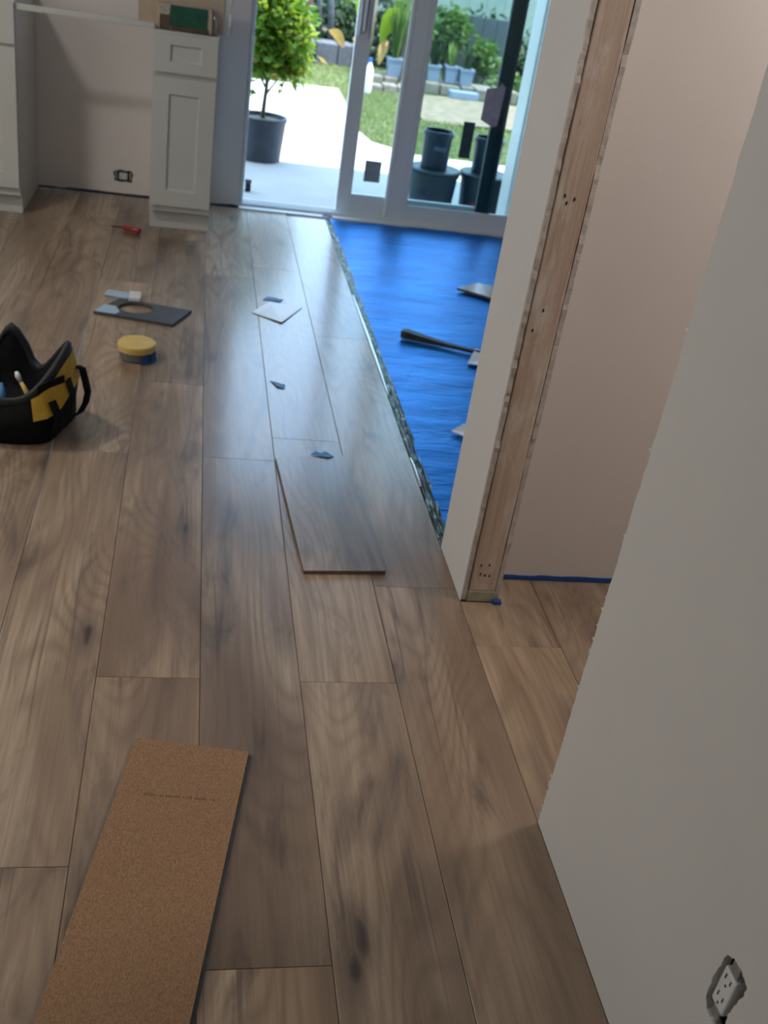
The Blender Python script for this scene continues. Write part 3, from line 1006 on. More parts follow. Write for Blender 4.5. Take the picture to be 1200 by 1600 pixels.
# tub with yellow lid and blue tape flaps
tx_, ty_ = -0.180, 3.700
tub = setp(empty('lidded_tub', (tx_, ty_, 0)), 'low round grey tub with a yellow lid and blue tape hanging off', 'tub')
build('body', MB().lathe(tx_, ty_, [(0.058, 0.0008), (0.062, 0.006), (0.064, 0.034)], 40), M['grey_tub'], tub, smooth=False)
soft(build('lid', MB().lathe(tx_, ty_, [(0.064, 0.0345), (0.069, 0.036), (0.0705, 0.058), (0.067, 0.063), (0.05, 0.0645)], 44), M['lid'], tub), 30)
for a0, a1, zt in ((-72, -48, 0.040), (-40, -14, 0.043)):
    f = MB()
    ring = []
    for k in range(7):
        a = math.radians(a0 + (a1 - a0) * k / 6)
        ring.append([(tx_ + r_ * math.cos(a), ty_ + r_ * math.sin(a), z) for r_, z in ((0.0715, zt - 0.012 * abs(k - 4) / 4), (0.0725, 0.022), (0.078, 0.002), (0.0765, 0.002), (0.0710, 0.022), (0.0707, zt - 0.012 * abs(k - 4) / 4))])
    f.loft(ring)
    build('tape_flap', f, M['tape'], tub)

# paper and tape scraps
def scrap(name, pts, z, mat, label, cat, lift=0.0, th=0.0012):
    cx = sum(p[0] for p in pts) / len(pts)
    cy = sum(p[1] for p in pts) / len(pts)
    mb = MB()
    n = len(pts)
    for s_, zz in ((1.0, z), (1.0, z + th)):
        pass
    ring = lambda s_, dz: [(cx + (x - cx) * s_, cy + (y - cy) * s_, z + dz + lift * (i % 2) * s_) for i, (x, y) in enumerate(pts)]
    mb.loft([ring(1, 0), ring(1, th), ring(0.5, th + 0.0004)], True, True)
    return setp(build(name, mb, mat, origin=(cx, cy, z)), label, cat)


scrap('paper_sheet', [(0.269, 4.295), (0.393, 4.195), (0.497, 4.415), (0.352, 4.446)], 0.0015, M['paper'], 'small sheet of white paper lying on the oak floor', 'paper', 0.004)
scrap('tape_scrap', [(0.325, 4.475), (0.40, 4.463), (0.418, 4.50), (0.372, 4.508), (0.345, 4.52)], 0.001, M['tape_lt'], 'torn blue tape scrap just behind the white paper', 'tape', 0.003)
scrap('tape_scrap', [(0.312, 3.572), (0.336, 3.520), (0.362, 3.505), (0.366, 3.535), (0.338, 3.562)], 0.001, M['tape_lt'], 'small curled dark blue tape scrap on the bare floor between paper and loose plank', 'tape', 0.004)
scrap('tape_scrap', [(0.412, 2.965), (0.47, 2.952), (0.488, 2.966), (0.462, 2.992), (0.448, 2.982), (0.430, 2.990)], 0.013, M['tape_lt'], 'torn light blue tape scrap at the far end of the loose plank', 'tape', 0.003)
scrap('tape_scrap', [(0.735, 6.015), (0.79, 6.008), (0.80, 6.03), (0.745, 6.04)], 0.0095, M['tape'], 'dark blue tape scrap on the door sill', 'tape', 0.004)

# red screwdriver
scr = setp(empty('screwdriver', (-0.31, 5.33, 0)), 'screwdriver with a red handle on the floor in front of the cabinet', 'screwdriver')
build('handle', MB().tube([(-0.345, 5.345, 0.016), (-0.335, 5.342, 0.016), (-0.300, 5.327, 0.016), (-0.262, 5.310, 0.016), (-0.256, 5.307, 0.016)], [0.008, 0.014, 0.012, 0.015, 0.010], 10), M['red'], scr, smooth=True)
build('shaft', MB().tube([(-0.40, 5.360, 0.012), (-0.34, 5.343, 0.015)], 0.0045, 8), M['darkiron'], scr)

# pry bar, offcut and scraps on the blue film
pr = setp(empty('pry_bar', (1.05, 4.11, 0)), 'dark flat pry bar lying on the blue underlayment', 'pry bar')
pd = Vector((1.215 - 0.912, 4.030 - 4.172, 0)).normalized()
pq = Vector((-pd.y, pd.x, 0))
rings = []
for t, w_, zz, h_ in ((0, 0.024, 0.002, 0.026), (0.02, 0.028, 0.0, 0.030), (0.10, 0.022, 0.0, 0.022), (0.20, 0.015, 0.001, 0.014), (0.33, 0.012, 0.002, 0.012)):
    c = Vector((0.912, 4.172, 0)) + pd * t
    rings.append([tuple(c + pq * w_ + Vector((0, 0, zz))), tuple(c - pq * w_ + Vector((0, 0, zz))), tuple(c - pq * w_ * 0.8 + Vector((0, 0, zz + h_))), tuple(c + pq * w_ * 0.8 + Vector((0, 0, zz + h_)))])
build('blade', MB().loft(rings), M['darkiron'], pr)
c = Vector((0.912, 4.172, 0)) + pd * 0.33
build('hook', MB().tube([tuple(c + Vector((0, 0, 0.008))), tuple(c + pd * 0.04 + Vector((0, 0, 0.012))), tuple(c + pd * 0.07 + Vector((0, 0, 0.03)))], [0.009, 0.008, 0.006], 8), M['darkiron'], pr)
board('plank_offcut', [(1.312, 4.882), (1.475, 4.765), (1.62, 4.92), (1.445, 4.995)], 0.002, 0.014, M['oak'], M['lam_edge'], None, 'oak look plank offcut lying on the blue underlayment', 'plank', 8.2)
scrap('foam_scrap', [(1.150, 3.905), (1.26, 3.86), (1.33, 4.0), (1.215, 4.052)], -0.001, M['paper'], 'white scrap beside the tip of the pry bar', 'scrap', 0.01, 0.006)
scrap('foam_scrap', [(0.945, 3.245), (1.02, 3.15), (1.11, 3.24), (1.0, 3.29)], -0.001, M['paper'], 'white scrap on the blue film right behind the wall stub', 'scrap', 0.008, 0.005)

# ------------------------------------------------------------------ tool bag
bag = setp(empty('tool_bag', (-0.60, 3.10, 0)), 'open black and yellow nylon tool bag on the floor at the left', 'bag')


def bag_ring(level):
    """closed loop of 40 points round the bag at height parameter 0..1"""
    base = [(-0.425, 2.955), (-0.372, 3.06), (-0.345, 3.19), (-0.42, 3.27), (-0.60, 3.30), (-0.80, 3.28), (-0.875, 3.18), (-0.875, 3.05), (-0.80, 2.96), (-0.60, 2.945)]
    mid = [(-0.405, 2.945), (-0.352, 3.06), (-0.338, 3.18), (-0.42, 3.25), (-0.60, 3.28), (-0.80, 3.26), (-0.885, 3.18), (-0.885, 3.05), (-0.80, 2.95), (-0.60, 2.93)]
    rim = [(-0.440, 2.985), (-0.385, 3.06), (-0.362, 3.14), (-0.455, 3.205), (-0.545, 3.235), (-0.645, 3.235), (-0.86, 3.14), (-0.86, 3.05), (-0.78, 2.98), (-0.54, 2.975)]
    zr = [0.168, 0.235, 0.268, 0.150, 0.275, 0.16, 0.25, 0.25, 0.16, 0.132]
    if level < 0.5:
        t = level * 2
        P = [(a[0] + (b[0] - a[0]) * t, a[1] + (b[1] - a[1]) * t, z * t * 0.5) for a, b, z in zip(base, mid, zr)]
    else:
        t = level * 2 - 1
        P = [(a[0] + (b[0] - a[0]) * t, a[1] + (b[1] - a[1]) * t, z * (0.5 + 0.5 * t)) for a, b, z in zip(mid, rim, zr)]
    # catmull-rom to 40 points
    out = []
    n = len(P)
    for i in range(n):
        p0, p1, p2, p3 = (Vector(P[(i + k) % n]) for k in (-1, 0, 1, 2))
        for s_ in range(4):
            t = s_ / 4
            out.append(tuple(0.5 * ((2 * p1) + (p2 - p0) * t + (2 * p0 - 5 * p1 + 4 * p2 - p3) * t * t + (3 * p1 - p0 - 3 * p2 + p3) * t ** 3)))
    return out


rings = [[(x, y, 0.001) for x, y, z in bag_ring(0.0)]]
lv = [0.06, 0.16, 0.28, 0.40, 0.52, 0.64, 0.76, 0.88, 1.0]
for l_ in lv:
    r_ = bag_ring(l_)
    rings.append([(x + 0.006 * mnoise.noise(Vector((x * 9, y * 9, z * 14))), y + 0.006 * mnoise.noise(Vector((x * 9, y * 9, z * 14 + 4))), max(z, 0.004)) for x, y, z in r_])
rim = rings[-1]
cxb, cyb = -0.60, 3.10
inner = [[(cxb + (x - cxb) * s_, cyb + (y - cyb) * s_, z * zz) for x, y, z in rim] for s_, zz in ((0.965, 0.985), (0.90, 0.75), (0.86, 0.5), (0.84, 0.28))]
body = build('body', MB().loft(rings + inner, True, True), M['black'], bag, smooth=True)
# thick binding round the mouth
bd = MB()
n = len(rim)
prof = []
for i in range(n):
    p = Vector(rim[i])
    d_ = (Vector(rim[(i + 1) % n]) - Vector(rim[i - 1])).normalized()
    out_ = Vector((p.x - cxb, p.y - cyb, 0)).normalized()
    up_ = Vector((0, 0, 1))
    prof.append([tuple(p + out_ * 0.014 - up_ * 0.042), tuple(p + out_ * 0.009 + up_ * 0.002), tuple(p + up_ * 0.007), tuple(p - out_ * 0.010 + up_ * 0.001), tuple(p - out_ * 0.012 - up_ * 0.018)])
prof.append(prof[0])
bd.loft(prof, False, False)
build('mouth_binding', bd, M['black_trim'], bag, smooth=True)


def bag_patch(i0, i1, l0, l1, off, nl=5):
    """a cloth patch that follows the bag side between ring indices and levels"""
    rows = []
    for a in range(nl + 1):
        l_ = l0 + (l1 - l0) * a / nl
        r_ = bag_ring(l_)
        row = []
        for i in range(i0, i1 + 1):
            x, y, z = r_[i % 40]
            o_ = Vector((x - cxb, (y - cyb) * 2.0, 0)).normalized()
            row.append((x + o_.x * off, y + o_.y * off, z))
        rows.append(row)
    mb = MB()
    mb.loft(rows, False, False, closed=False)
    back = [[(x - 0.004 * (x - cxb), y - 0.004 * (y - cyb), z) for x, y, z in r] for r in rows]
    return mb


pt = build('yellow_panel', bag_patch(-1, 13, 0.56, 0.93, 0.010), M['yellow'], bag, smooth=True)
pt['label'] = 'yellow nylon end panel'
for (ia, t0) in ((1, 0.0), (4, 0.0)):
    rows = []
    for a in range(8):
        r_ = bag_ring(0.22 + 0.55 * a / 7)
        x, y, z = r_[ia]
        o_ = Vector((x - cxb, (y - cyb) * 2, 0)).normalized()
        rows.append((x + o_.x * 0.018, y + o_.y * 0.018, z))
    t_ = Vector(bag_ring(0.5)[ia + 1]) - Vector(bag_ring(0.5)[ia - 1])
    t_.z = 0
    build('webbing_strap', MB().ribbon(rows, t_, 0.030, 0.004), M['black'], bag)
build('webbing_strap', MB().ribbon([(-0.432, 2.962, 0.176), (-0.40, 2.985, 0.190), (-0.362, 3.03, 0.192)], (0, 0, 1), 0.024, 0.004), M['black'], bag)
build('carry_strap', MB().ribbon([(-0.348, 3.13, 0.175), (-0.335, 3.128, 0.194), (-0.318, 3.122, 0.190), (-0.308, 3.118, 0.150), (-0.300, 3.112, 0.115), (-0.306, 3.108, 0.080), (-0.322, 3.105, 0.046), (-0.345, 3.10, 0.032), (-0.362, 3.09, 0.038)], (0.75, 0.65, 0), 0.024, 0.004), M['black'], bag, smooth=True)
build('buckle', MB().box(-0.352, -0.336, 3.115, 3.145, 0.155, 0.18, 0.003), M['darkiron'], bag)
tl = setp(empty('hand_tool', (-0.47, 3.06, 0.10)), 'tool with a pale and orange handle poking up inside the bag', 'tool')
build('handle', MB().tube([(-0.462, 3.06, 0.082), (-0.480, 3.075, 0.115), (-0.498, 3.085, 0.145)], [0.006, 0.008, 0.006], 10), M['lid'], tl, smooth=True)
build('tip', MB().tube([(-0.498, 3.085, 0.145), (-0.508, 3.092, 0.162), (-0.514, 3.10, 0.172)], [0.006, 0.009, 0.005], 10), M['white_pl'], tl, smooth=True)
tl2 = setp(empty('hand_tool', (-0.56, 3.05, 0.10)), 'slim grey tool handle inside the bag at the picture edge', 'tool')
build('handle', MB().tube([(-0.545, 3.06, 0.08), (-0.552, 3.07, 0.11), (-0.560, 3.08, 0.14)], [0.008, 0.010, 0.008], 10), M['tape_lt'], tl2, smooth=True)

# ------------------------------------------------------------------ outside
ZG = -0.08
setp(build('patio', MB().slab('Z', [(-4, 6.17), (5, 6.17), (5, 8.55), (1.75, 8.62), (1.44, 8.95), (1.38, 9.4), (1.45, 11.7), (-4, 11.3)], [], ZG - 0.1, ZG), M['patio']), 'pale concrete patio outside, shaded near the door and sunlit beyond', 'patio', kind='structure')
gnd = setp(build('garden_ground', MB().box(-9, 14, 6.2, 24, ZG - 0.25, ZG - 0.05), M['turf']), 'garden ground with turf beyond the patio', 'ground', kind='structure')
setp(build('mulch_bed', grid(2.18, 5.5, 10.55, 12.35, 30, 16, lambda x, y: ZG - 0.03 + 0.03 * mnoise.noise(Vector((x * 3, y * 3, 0)))), M['mulch'], recalc=False), 'tan straw mulch bed behind the lawn', 'mulch', kind='stuff')
# lawn blades
r = random.Random(21)
gv, gf = [], []
for i in range(26000):
    x = r.uniform(1.36, 4.6)
    y = r.uniform(8.62, 10.6) if r.random() < 0.72 else r.uniform(11.6, 13.9)
    if y > 11:
        x = r.uniform(0.2, 2.3)
    if r.random() < 0.14:
        x, y = r.uniform(1.5, 2.16), r.uniform(10.6, 12.1)
    if y < 8.95 and x < 1.75 and y < 8.62 + (1.75 - x):
        continue
    h_ = r.uniform(0.02, 0.055)
    a = r.uniform(0, 6.283)
    w_ = r.uniform(0.004, 0.009)
    lx, ly = r.uniform(-0.02, 0.02), r.uniform(-0.02, 0.02)
    n = len(gv)
    z = ZG - 0.05
    gv += [(x - w_ * math.cos(a), y - w_ * math.sin(a), z), (x + w_ * math.cos(a), y + w_ * math.sin(a), z), (x + lx, y + ly, z + h_)]
    gf.append((n, n + 1, n + 2))
gm = MB(); gm.v = gv; gm.f = gf
setp(build('lawn_grass', gm, M['grass'], recalc=False), 'dry yellowish green lawn grass behind the patio', 'grass', kind='stuff')


def leaves(mb, cx, cy, cz, rx, ry, rz, n, ls, seed, shell=0.35, up=0.2):
    r = random.Random(seed)
    for i in range(n):
        while True:
            p = Vector((r.uniform(-1, 1), r.uniform(-1, 1), r.uniform(-1, 1)))
            L = p.length
            if L < 1 and (L > shell or r.random() < 0.25):
                break
        lump = 0.86 + 0.28 * mnoise.noise(p * 2.3 + Vector((seed, 0, 0)))
        c = Vector((cx + p.x * rx * lump, cy + p.y * ry * lump, cz + p.z * rz * lump))
        d_ = Vector((r.gauss(0, 1), r.gauss(0, 1), r.gauss(0, 0.7) - 0.3 + up)).normalized()
        s_ = d_.orthogonal().normalized()
        s_ = (Matrix.Rotation(r.uniform(0, 6.28), 3, d_) @ s_)
        nn = d_.cross(s_)
        l_ = ls * r.uniform(0.7, 1.3)
        w_ = l_ * 0.2
        mb.add([c, c + d_ * l_ * 0.5 + s_ * w_ - nn * w_ * 0.3, c + d_ * l_ - nn * l_ * 0.1, c + d_ * l_ * 0.5 - s_ * w_ - nn * w_ * 0.3], [(0, 1, 2), (0, 2, 3)])
    return mb


def pot(mb, cx, cy, z, r0, r1, h_, rimh=0.02, rimw=0.01):
    return mb.lathe(cx, cy, [(r0, z), (r1, z + h_ - rimh), (r1 + rimw, z + h_ - rimh), (r1 + rimw, z + h_), (r1 - 0.012, z + h_), (r1 - 0.02, z + h_ - 0.05), (0.01, z + h_ - 0.05)], 26)


# citrus tree in a black nursery pot
px_, py_ = 0.450, 7.78
tree = setp(empty('potted_tree', (px_, py_, ZG)), 'leafy citrus tree in a black nursery pot on the patio', 'potted tree')
soft(build('pot', pot(MB(), px_, py_, ZG + 0.001, 0.148, 0.172, 0.30, 0.025, 0.006), M['pot_black'], tree), 30)
build('soil', MB().lathe(px_, py_, [(0.15, ZG + 0.25), (0.14, ZG + 0.275), (0.05, ZG + 0.285)], 20), M['soil'], tree)
tk = MB().tube([(px_, py_, ZG + 0.26), (px_ + 0.005, py_, 0.30), (px_ + 0.012, py_, 0.42), (px_ + 0.02, py_, 0.62), (px_ + 0.02, py_, 0.95)], [0.017, 0.015, 0.013, 0.010, 0.006], 8)
for i, (a, z0) in enumerate(((0.2, 0.36), (2.8, 0.40), (1.3, 0.44), (4.4, 0.42), (5.5, 0.5), (3.5, 0.55), (0.9, 0.6))):
    tk.tube([(px_ + 0.01, py_, z0), (px_ + 0.01 + 0.09 * math.cos(a), py_ + 0.09 * math.sin(a), z0 + 0.13), (px_ + 0.01 + 0.18 * math.cos(a), py_ + 0.18 * math.sin(a), z0 + 0.36)], [0.008, 0.006, 0.003], 6)
build('trunk', tk, M['bark'], tree, smooth=True)
lf = leaves(MB(), px_ + 0.035, py_, 0.80, 0.29, 0.30, 0.38, 2000, 0.085, 4)
leaves(lf, px_ - 0.06, py_, 1.08, 0.21, 0.22, 0.30, 900, 0.085, 7)
leaves(lf, px_ - 0.08, py_, 0.74, 0.24, 0.2, 0.3, 650, 0.085, 5)
leaves(lf, px_ + 0.19, py_, 0.60, 0.13, 0.14, 0.16, 260, 0.08, 6)
leaves(lf, px_ - 0.12, py_ - 0.02, 0.42, 0.07, 0.08, 0.06, 26, 0.07, 8)
leaves(lf, px_ + 0.10, py_ - 0.02, 0.45, 0.05, 0.08, 0.04, 12, 0.06, 9)
build('foliage', lf, M['leaf'], tree, recalc=False)['kind'] = 'stuff'
lo = leaves(MB(), px_ + 0.08, py_ - 0.1, 0.70, 0.27, 0.2, 0.24, 44, 0.085, 14)
leaves(lo, px_ + 0.2, py_ - 0.05, 0.55, 0.10, 0.1, 0.06, 16, 0.085, 15)
build('yellowed_leaves', lo, M['leaf_orange'], tree, recalc=False)['kind'] = 'stuff'

# small black castor by the jamb
cs = setp(empty('castor', (0.325, 6.78, ZG)), 'small black castor on the patio beside the door jamb', 'castor')
build('wheel', MB().tube([(0.318, 6.78, ZG + 0.034), (0.352, 6.78, ZG + 0.034)], 0.033, 16), M['bucket'], cs)
build('bracket', MB().box(0.314, 0.356, 6.765, 6.795, ZG + 0.060, ZG + 0.072, 0.003), M['darkiron'], cs)


# storage totes and buckets by the fixed pane
def bucket(name, label, cx, cy, z, r0, r1, h_, mat, prt=None, group=None, lid=False, lmat=None, lpos=None):
    b = setp(empty(name, (cx, cy, z)), label, name.split('_')[-1], group)
    soft(build('body', MB().lathe(cx, cy, [(r0, z + 0.001), (r1, z + h_ - 0.03), (r1 + 0.008, z + h_ - 0.028), (r1 + 0.008, z + h_ - 0.012), (r1 + 0.002, z + h_ - 0.010), (r1 + 0.002, z + h_), (r1 - 0.006, z + h_), (r0 - 0.006, z + 0.01)], 28), mat, b), 30)
    if lid:
        soft(build('lid', MB().lathe(cx, cy, [(r1 + 0.016, z + h_ - 0.006), (r1 + 0.018, z + h_ + 0.004), (r1 + 0.010, z + h_ + 0.012), (r1 - 0.02, z + h_ + 0.008), (0.01, z + h_ + 0.008)], 28), mat, b), 30)
    return b


def label_patch(parent, cx, cy, r, a0, a1, z0, z1, mat, name='printed_label'):
    rows = [[(cx + r * math.cos(a), cy + r * math.sin(a), z) for a in [math.radians(a0 + (a1 - a0) * k / 5) for k in range(6)]] for z in (z0, z1)]
    return build(name, MB().loft(rows, False, False, closed=False), mat, parent, recalc=False)


b1 = bucket('storage_bucket', 'wide dark green bucket with a lid under the dark blue bucket', 1.555, 6.90, ZG, 0.142, 0.158, 0.245, M['tote'], lid=True)
label_patch(b1, 1.555, 6.90, 0.160, -128, -118, 0.02, 0.06, M['slot'])
b2 = bucket('paint_bucket', 'dark blue bucket standing on the wide lidded bucket', 1.543, 6.90, ZG + 0.258, 0.088, 0.096, 0.235, M['bucket'])
label_patch(b2, 1.543, 6.90, 0.0965, -110, -60, 0.30, 0.325, M['bucket_print'])
b3 = bucket('storage_bucket', 'grey green lidded bucket half hidden by the dark door stile', 1.905, 6.92, ZG, 0.140, 0.155, 0.245, M['tote'], lid=True)
label_patch(b3, 1.905, 6.92, 0.158, -128, -112, -0.06, 0.0, M['red'])
b4 = bucket('paint_bucket', 'slim dark bucket standing on the half hidden lidded bucket', 1.895, 6.92, ZG + 0.258, 0.088, 0.096, 0.225, M['bucket'])
b5 = bucket('paint_bucket', 'pale bucket with a small red label at the right end of the glass', 2.26, 6.74, ZG, 0.125, 0.142, 0.27, M['pot_white'])
label_patch(b5, 2.26, 6.74, 0.1445, -140, -124, -0.02, 0.03, M['red'])


# pale planters on the stone ledge
def planter(label, cx, cy, z, w_, h_, n, lh, mat, seed):
    p_ = setp(empty('planter', (cx, cy, z)), label, 'planter', 'pale planters at the back of the garden')
    a, b = w_ * 0.40, w_ * 0.5
    rg = lambda s_, zz: [(cx - s_, cy - s_, zz), (cx + s_, cy - s_, zz), (cx + s_, cy + s_, zz), (cx - s_, cy + s_, zz)]
    build('pot', MB().loft([rg(a, z), rg(b, z + h_ - 0.02), rg(b + 0.006, z + h_ - 0.02), rg(b + 0.006, z + h_), rg(b - 0.012, z + h_), rg(b - 0.02, z + h_ - 0.03)]), M['pot_white'], p_)
    if n:
        r = random.Random(seed)
        mb = MB()
        for i in range(n):
            a_ = r.uniform(0, 6.28)
            t_ = r.uniform(0.02, 0.35) * lh
            base = Vector((cx + r.uniform(-0.03, 0.03), cy + r.uniform(-0.03, 0.03), z + h_ - 0.03))
            tip = base + Vector((t_ * math.cos(a_), t_ * math.sin(a_), lh * r.uniform(0.6, 1.0)))
            m_ = base.lerp(tip, 0.55) + Vector((-0.15 * t_ * math.cos(a_), -0.15 * t_ * math.sin(a_), 0.04 * lh))
            s_ = Vector((-math.sin(a_), math.cos(a_), 0)) * 0.016
            mb.add([base - s_ * 0.5, base + s_ * 0.5, m_ + s_, m_ - s_, tip], [(0, 1, 2, 3), (3, 2, 4)])
        build('leaves', mb, mat, p_, recalc=False)['kind'] = 'stuff'
    return p_


def stone_block(label, x0, x1, y0, y1, z0, z1, mat, seed):
    r = random.Random(seed)
    root = setp(empty('stone_ledge', ((x0 + x1) / 2, y0, z0)), label, 'stone ledge')
    x = x0
    while x < x1 - 0.05:
        w_ = r.uniform(0.16, 0.30)
        e = min(x + w_, x1)
        build('stone', MB().box(x + 0.006, e - 0.006, y0 + r.uniform(-0.02, 0.02), y1, z0, z1 + r.uniform(-0.015, 0.015), 0.015), mat, root)
        x = e
    return root


stone_block('low tan stone ledge carrying the row of pale planters', 2.36, 3.75, 12.55, 12.95, ZG - 0.05, 0.0, M['stone'], 1)
stone_block('pale stone edging along the back of the mulch left of the planters', 1.72, 2.25, 12.2, 12.4, ZG - 0.05, ZG + 0.03, M['stone'], 2)
stone_block('grey stone border below the hedge behind the potted tree', 0.6, 2.1, 13.9, 14.3, ZG - 0.05, 0.12, M['stone_grey'], 3)
stone_block('tan stone step under the tall planter', 1.92, 2.30, 12.85, 13.2, ZG - 0.05, -0.035, M['stone'], 4)
planter('tall pale planter with arching green leaves seen through the left glass', 2.23, 12.95, -0.034, 0.165, 0.20, 60, 0.75, M['hedge2'], 1)
planter('pale planter at the left end of the planter row by the door stile', 2.46, 12.72, 0.002, 0.15, 0.20, 26, 0.35, M['hedge'], 2)
planter('pale planter second in the row on the ledge', 2.655, 12.72, 0.002, 0.155, 0.175, 26, 0.3, M['hedge'], 3)
planter('pale planter third in the row on the ledge', 2.87, 12.74, 0.002, 0.15, 0.185, 22, 0.3, M['hedge2'], 4)
planter('pale planter at the right end of the row on the ledge', 3.04, 12.68, 0.002, 0.16, 0.18, 22, 0.3, M['hedge'], 5)
lowp = setp(build('planter_tray', MB().box(2.80, 3.14, 12.28, 12.42, ZG - 0.03, ZG + 0.055, 0.01), M['pot_white']), 'low pale tray on the mulch in front of the planter row', 'tray')
bt = setp(empty('plastic_bottle', (1.79, 11.9, ZG)), 'white plastic bottle with a dark cap standing on the far grass', 'bottle')
soft(build('body', MB().lathe(1.79, 11.9, [(0.038, ZG - 0.04), (0.045, ZG), (0.045, 0.12), (0.02, 0.18), (0.018, 0.2)], 16), M['white_pl'], bt), 40)
build('cap', MB().lathe(1.79, 11.9, [(0.022, 0.201), (0.022, 0.24)], 12), M['tape'], bt)


# big banana leaves
def banana_leaf(parent, base, tip, width, mat, sag=0.15):
    base, tip = Vector(base), Vector(tip)
    d_ = tip - base
    side = Vector((1, 0, 0)) if abs(d_.normalized().x) < 0.8 else Vector((0, 0, 1))
    side = (side - d_.normalized() * side.dot(d_.normalized())).normalized()
    nn = d_.normalized().cross(side)
    rows = []
    for k in range(9):
        t = k / 8
        w_ = width * (math.sin(math.pi * min(1, t * 0.93 + 0.04)) ** 0.7)
        c = base + d_ * t + Vector((0, 0, sag * d_.length * math.sin(math.pi * t)))
        rows.append([tuple(c - side * w_ * 0.5 + nn * w_ * 0.15), tuple(c), tuple(c + side * w_ * 0.5 + nn * w_ * 0.15)])
    return build('leaf', MB().loft(rows, False, False, closed=False), mat, parent, recalc=False, smooth=True)


bp = setp(empty('banana_plant', (1.95, 13.4, ZG)), 'banana plant with broad bright and dried yellow leaves behind the door stile', 'plant')
build('stem', MB().tube([(1.95, 13.4, ZG - 0.05), (1.96, 13.4, 0.3), (1.98, 13.4, 0.9)], [0.06, 0.05, 0.04], 10), M['bark'], bp, smooth=True)
banana_leaf(bp, (2.08, 13.2, 0.28), (2.20, 13.05, 0.68), 0.17, M['banana'])
banana_leaf(bp, (2.14, 13.2, 0.32), (2.07, 13.1, 0.05), 0.11, M['banana_dry'])
banana_leaf(bp, (1.86, 13.2, 0.35), (1.76, 13.1, 0.85), 0.18, M['banana'])
banana_leaf(bp, (1.84, 13.1, 0.20), (1.74, 13.0, 0.32), 0.13, M['banana_dry'])
banana_leaf(bp, (1.80, 12.6, 0.02), (1.73, 12.5, 0.18), 0.10, M['banana_dry'])
banana_leaf(bp, (1.66, 13.3, 0.16), (1.46, 13.2, 0.34), 0.12, M['banana_dry'])

# hedges and shrubs
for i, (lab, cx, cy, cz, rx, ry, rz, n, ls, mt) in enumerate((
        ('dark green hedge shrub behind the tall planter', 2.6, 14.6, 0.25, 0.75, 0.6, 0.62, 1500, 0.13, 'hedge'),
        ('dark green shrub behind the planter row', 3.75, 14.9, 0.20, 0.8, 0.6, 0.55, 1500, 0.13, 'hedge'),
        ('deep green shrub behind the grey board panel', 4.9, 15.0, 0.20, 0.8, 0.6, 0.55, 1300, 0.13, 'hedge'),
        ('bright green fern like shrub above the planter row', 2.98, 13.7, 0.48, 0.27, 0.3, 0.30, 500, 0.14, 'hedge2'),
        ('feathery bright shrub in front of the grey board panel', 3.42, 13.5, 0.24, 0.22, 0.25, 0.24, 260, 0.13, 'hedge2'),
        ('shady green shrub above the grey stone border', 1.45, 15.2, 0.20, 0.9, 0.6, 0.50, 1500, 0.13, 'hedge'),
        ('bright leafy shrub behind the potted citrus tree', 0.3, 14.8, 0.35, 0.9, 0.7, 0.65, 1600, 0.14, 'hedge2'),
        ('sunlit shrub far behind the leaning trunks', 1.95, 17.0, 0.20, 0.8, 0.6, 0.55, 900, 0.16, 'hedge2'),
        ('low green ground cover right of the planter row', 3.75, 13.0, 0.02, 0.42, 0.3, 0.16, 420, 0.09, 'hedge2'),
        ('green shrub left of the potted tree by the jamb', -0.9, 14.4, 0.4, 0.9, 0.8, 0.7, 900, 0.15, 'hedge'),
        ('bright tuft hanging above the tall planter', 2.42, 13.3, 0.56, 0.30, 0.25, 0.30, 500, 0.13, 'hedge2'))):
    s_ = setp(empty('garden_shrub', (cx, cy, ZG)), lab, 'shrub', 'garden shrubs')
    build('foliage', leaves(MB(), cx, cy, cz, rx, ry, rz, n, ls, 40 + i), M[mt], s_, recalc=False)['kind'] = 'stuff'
    st_ = MB()
    for k in range(3):
        a = k * 2.1 + i
        st_.tube([(cx + 0.05 * math.cos(a), cy + 0.05 * math.sin(a), ZG - 0.06), (cx + 0.25 * rx * math.cos(a), cy + 0.25 * ry * math.sin(a), cz)], [0.02, 0.012], 6)
    build('stems', st_, M['bark'], s_)

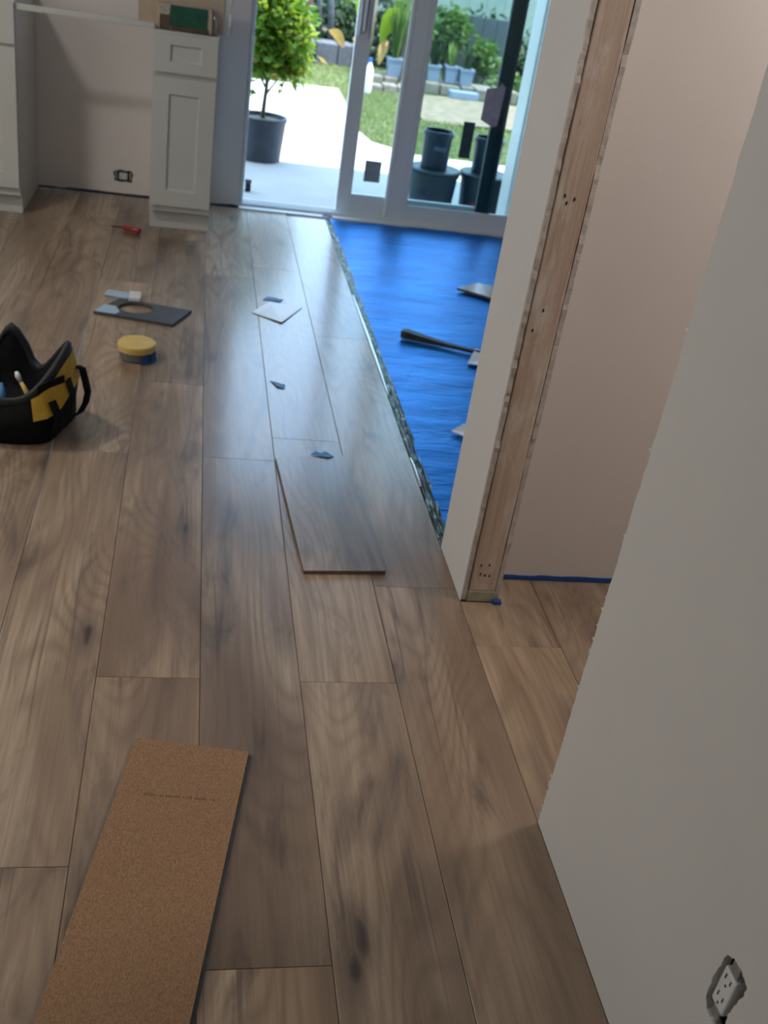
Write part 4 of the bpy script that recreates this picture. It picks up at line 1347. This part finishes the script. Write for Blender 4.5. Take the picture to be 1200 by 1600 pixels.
# leaning trunks and posts at the upper left of the garden
for lab, a, b, r_, mt in (('leaning grey trunk nearest the door stile', (1.66, 14.45, ZG - 0.06), (1.45, 14.45, 1.3), 0.045, 'greybark'),
                         ('thin leaning grey trunk beside the reddish posts', (1.52, 14.6, ZG - 0.06), (1.33, 14.6, 1.3), 0.03, 'greybark')):
    t_ = setp(build('tree_trunk', MB().tube([a, tuple(Vector(a).lerp(Vector(b), 0.5) + Vector((0.02, 0, 0))), b], [r_, r_ * 0.9, r_ * 0.8], 10), M[mt], smooth=True), lab, 'trunk')
for lab, x, w_, mt in (('dull red garden post left of the pale post', 1.08, 0.055, 'redwood'), ('pale pinkish garden post between the red posts', 1.17, 0.07, 'palewood'), ('dull red garden post right of the pale post', 1.255, 0.05, 'redwood')):
    setp(build('garden_post', MB().box(x - w_ / 2, x + w_ / 2, 13.62, 13.68, ZG - 0.06, 1.3, 0.008), M[mt]), lab, 'post', 'garden posts')

# grey board panel and blue boards at the right
sh = setp(empty('board_panel', (3.45, 13.9, ZG)), 'dark grey board panel standing behind the feathery shrub', 'panel')
for k in range(5):
    build('board', MB().box(3.12 + 0.17 * k, 3.285 + 0.17 * k, 13.9, 13.93, ZG - 0.05, 0.66, 0.004), M['shed'], sh)
for k, (dx, lab) in enumerate(((0.0, 'weathered blue board leaning left of the other blue board'), (0.24, 'weathered blue board leaning at the far right of the glass'))):
    x = 3.62 + dx
    rings = []
    for t, z in ((0.0, ZG - 0.04), (1.0, 1.0)):
        xx = x + 0.62 * t
        rings.append([(xx, 12.2, z), (xx + 0.14, 12.2, z), (xx + 0.14, 12.24, z), (xx, 12.24, z)])
    setp(build('leaning_board', MB().loft(rings), M['bluewood']), lab, 'board', 'leaning blue boards')

# far fence
fe = setp(empty('garden_fence', (3, 18.5, ZG)), 'pale board fence at the back of the garden', 'fence')
for k in range(34):
    x = -3.5 + 0.30 * k
    build('board', MB().box(x, x + 0.297, 18.5, 18.53, ZG - 0.06, 1.75, 0.004), M['fence'], fe)
for z in (0.2, 1.4):
    build('rail', MB().box(-3.5, 6.7, 18.535, 18.58, z, z + 0.09), M['fence'], fe)
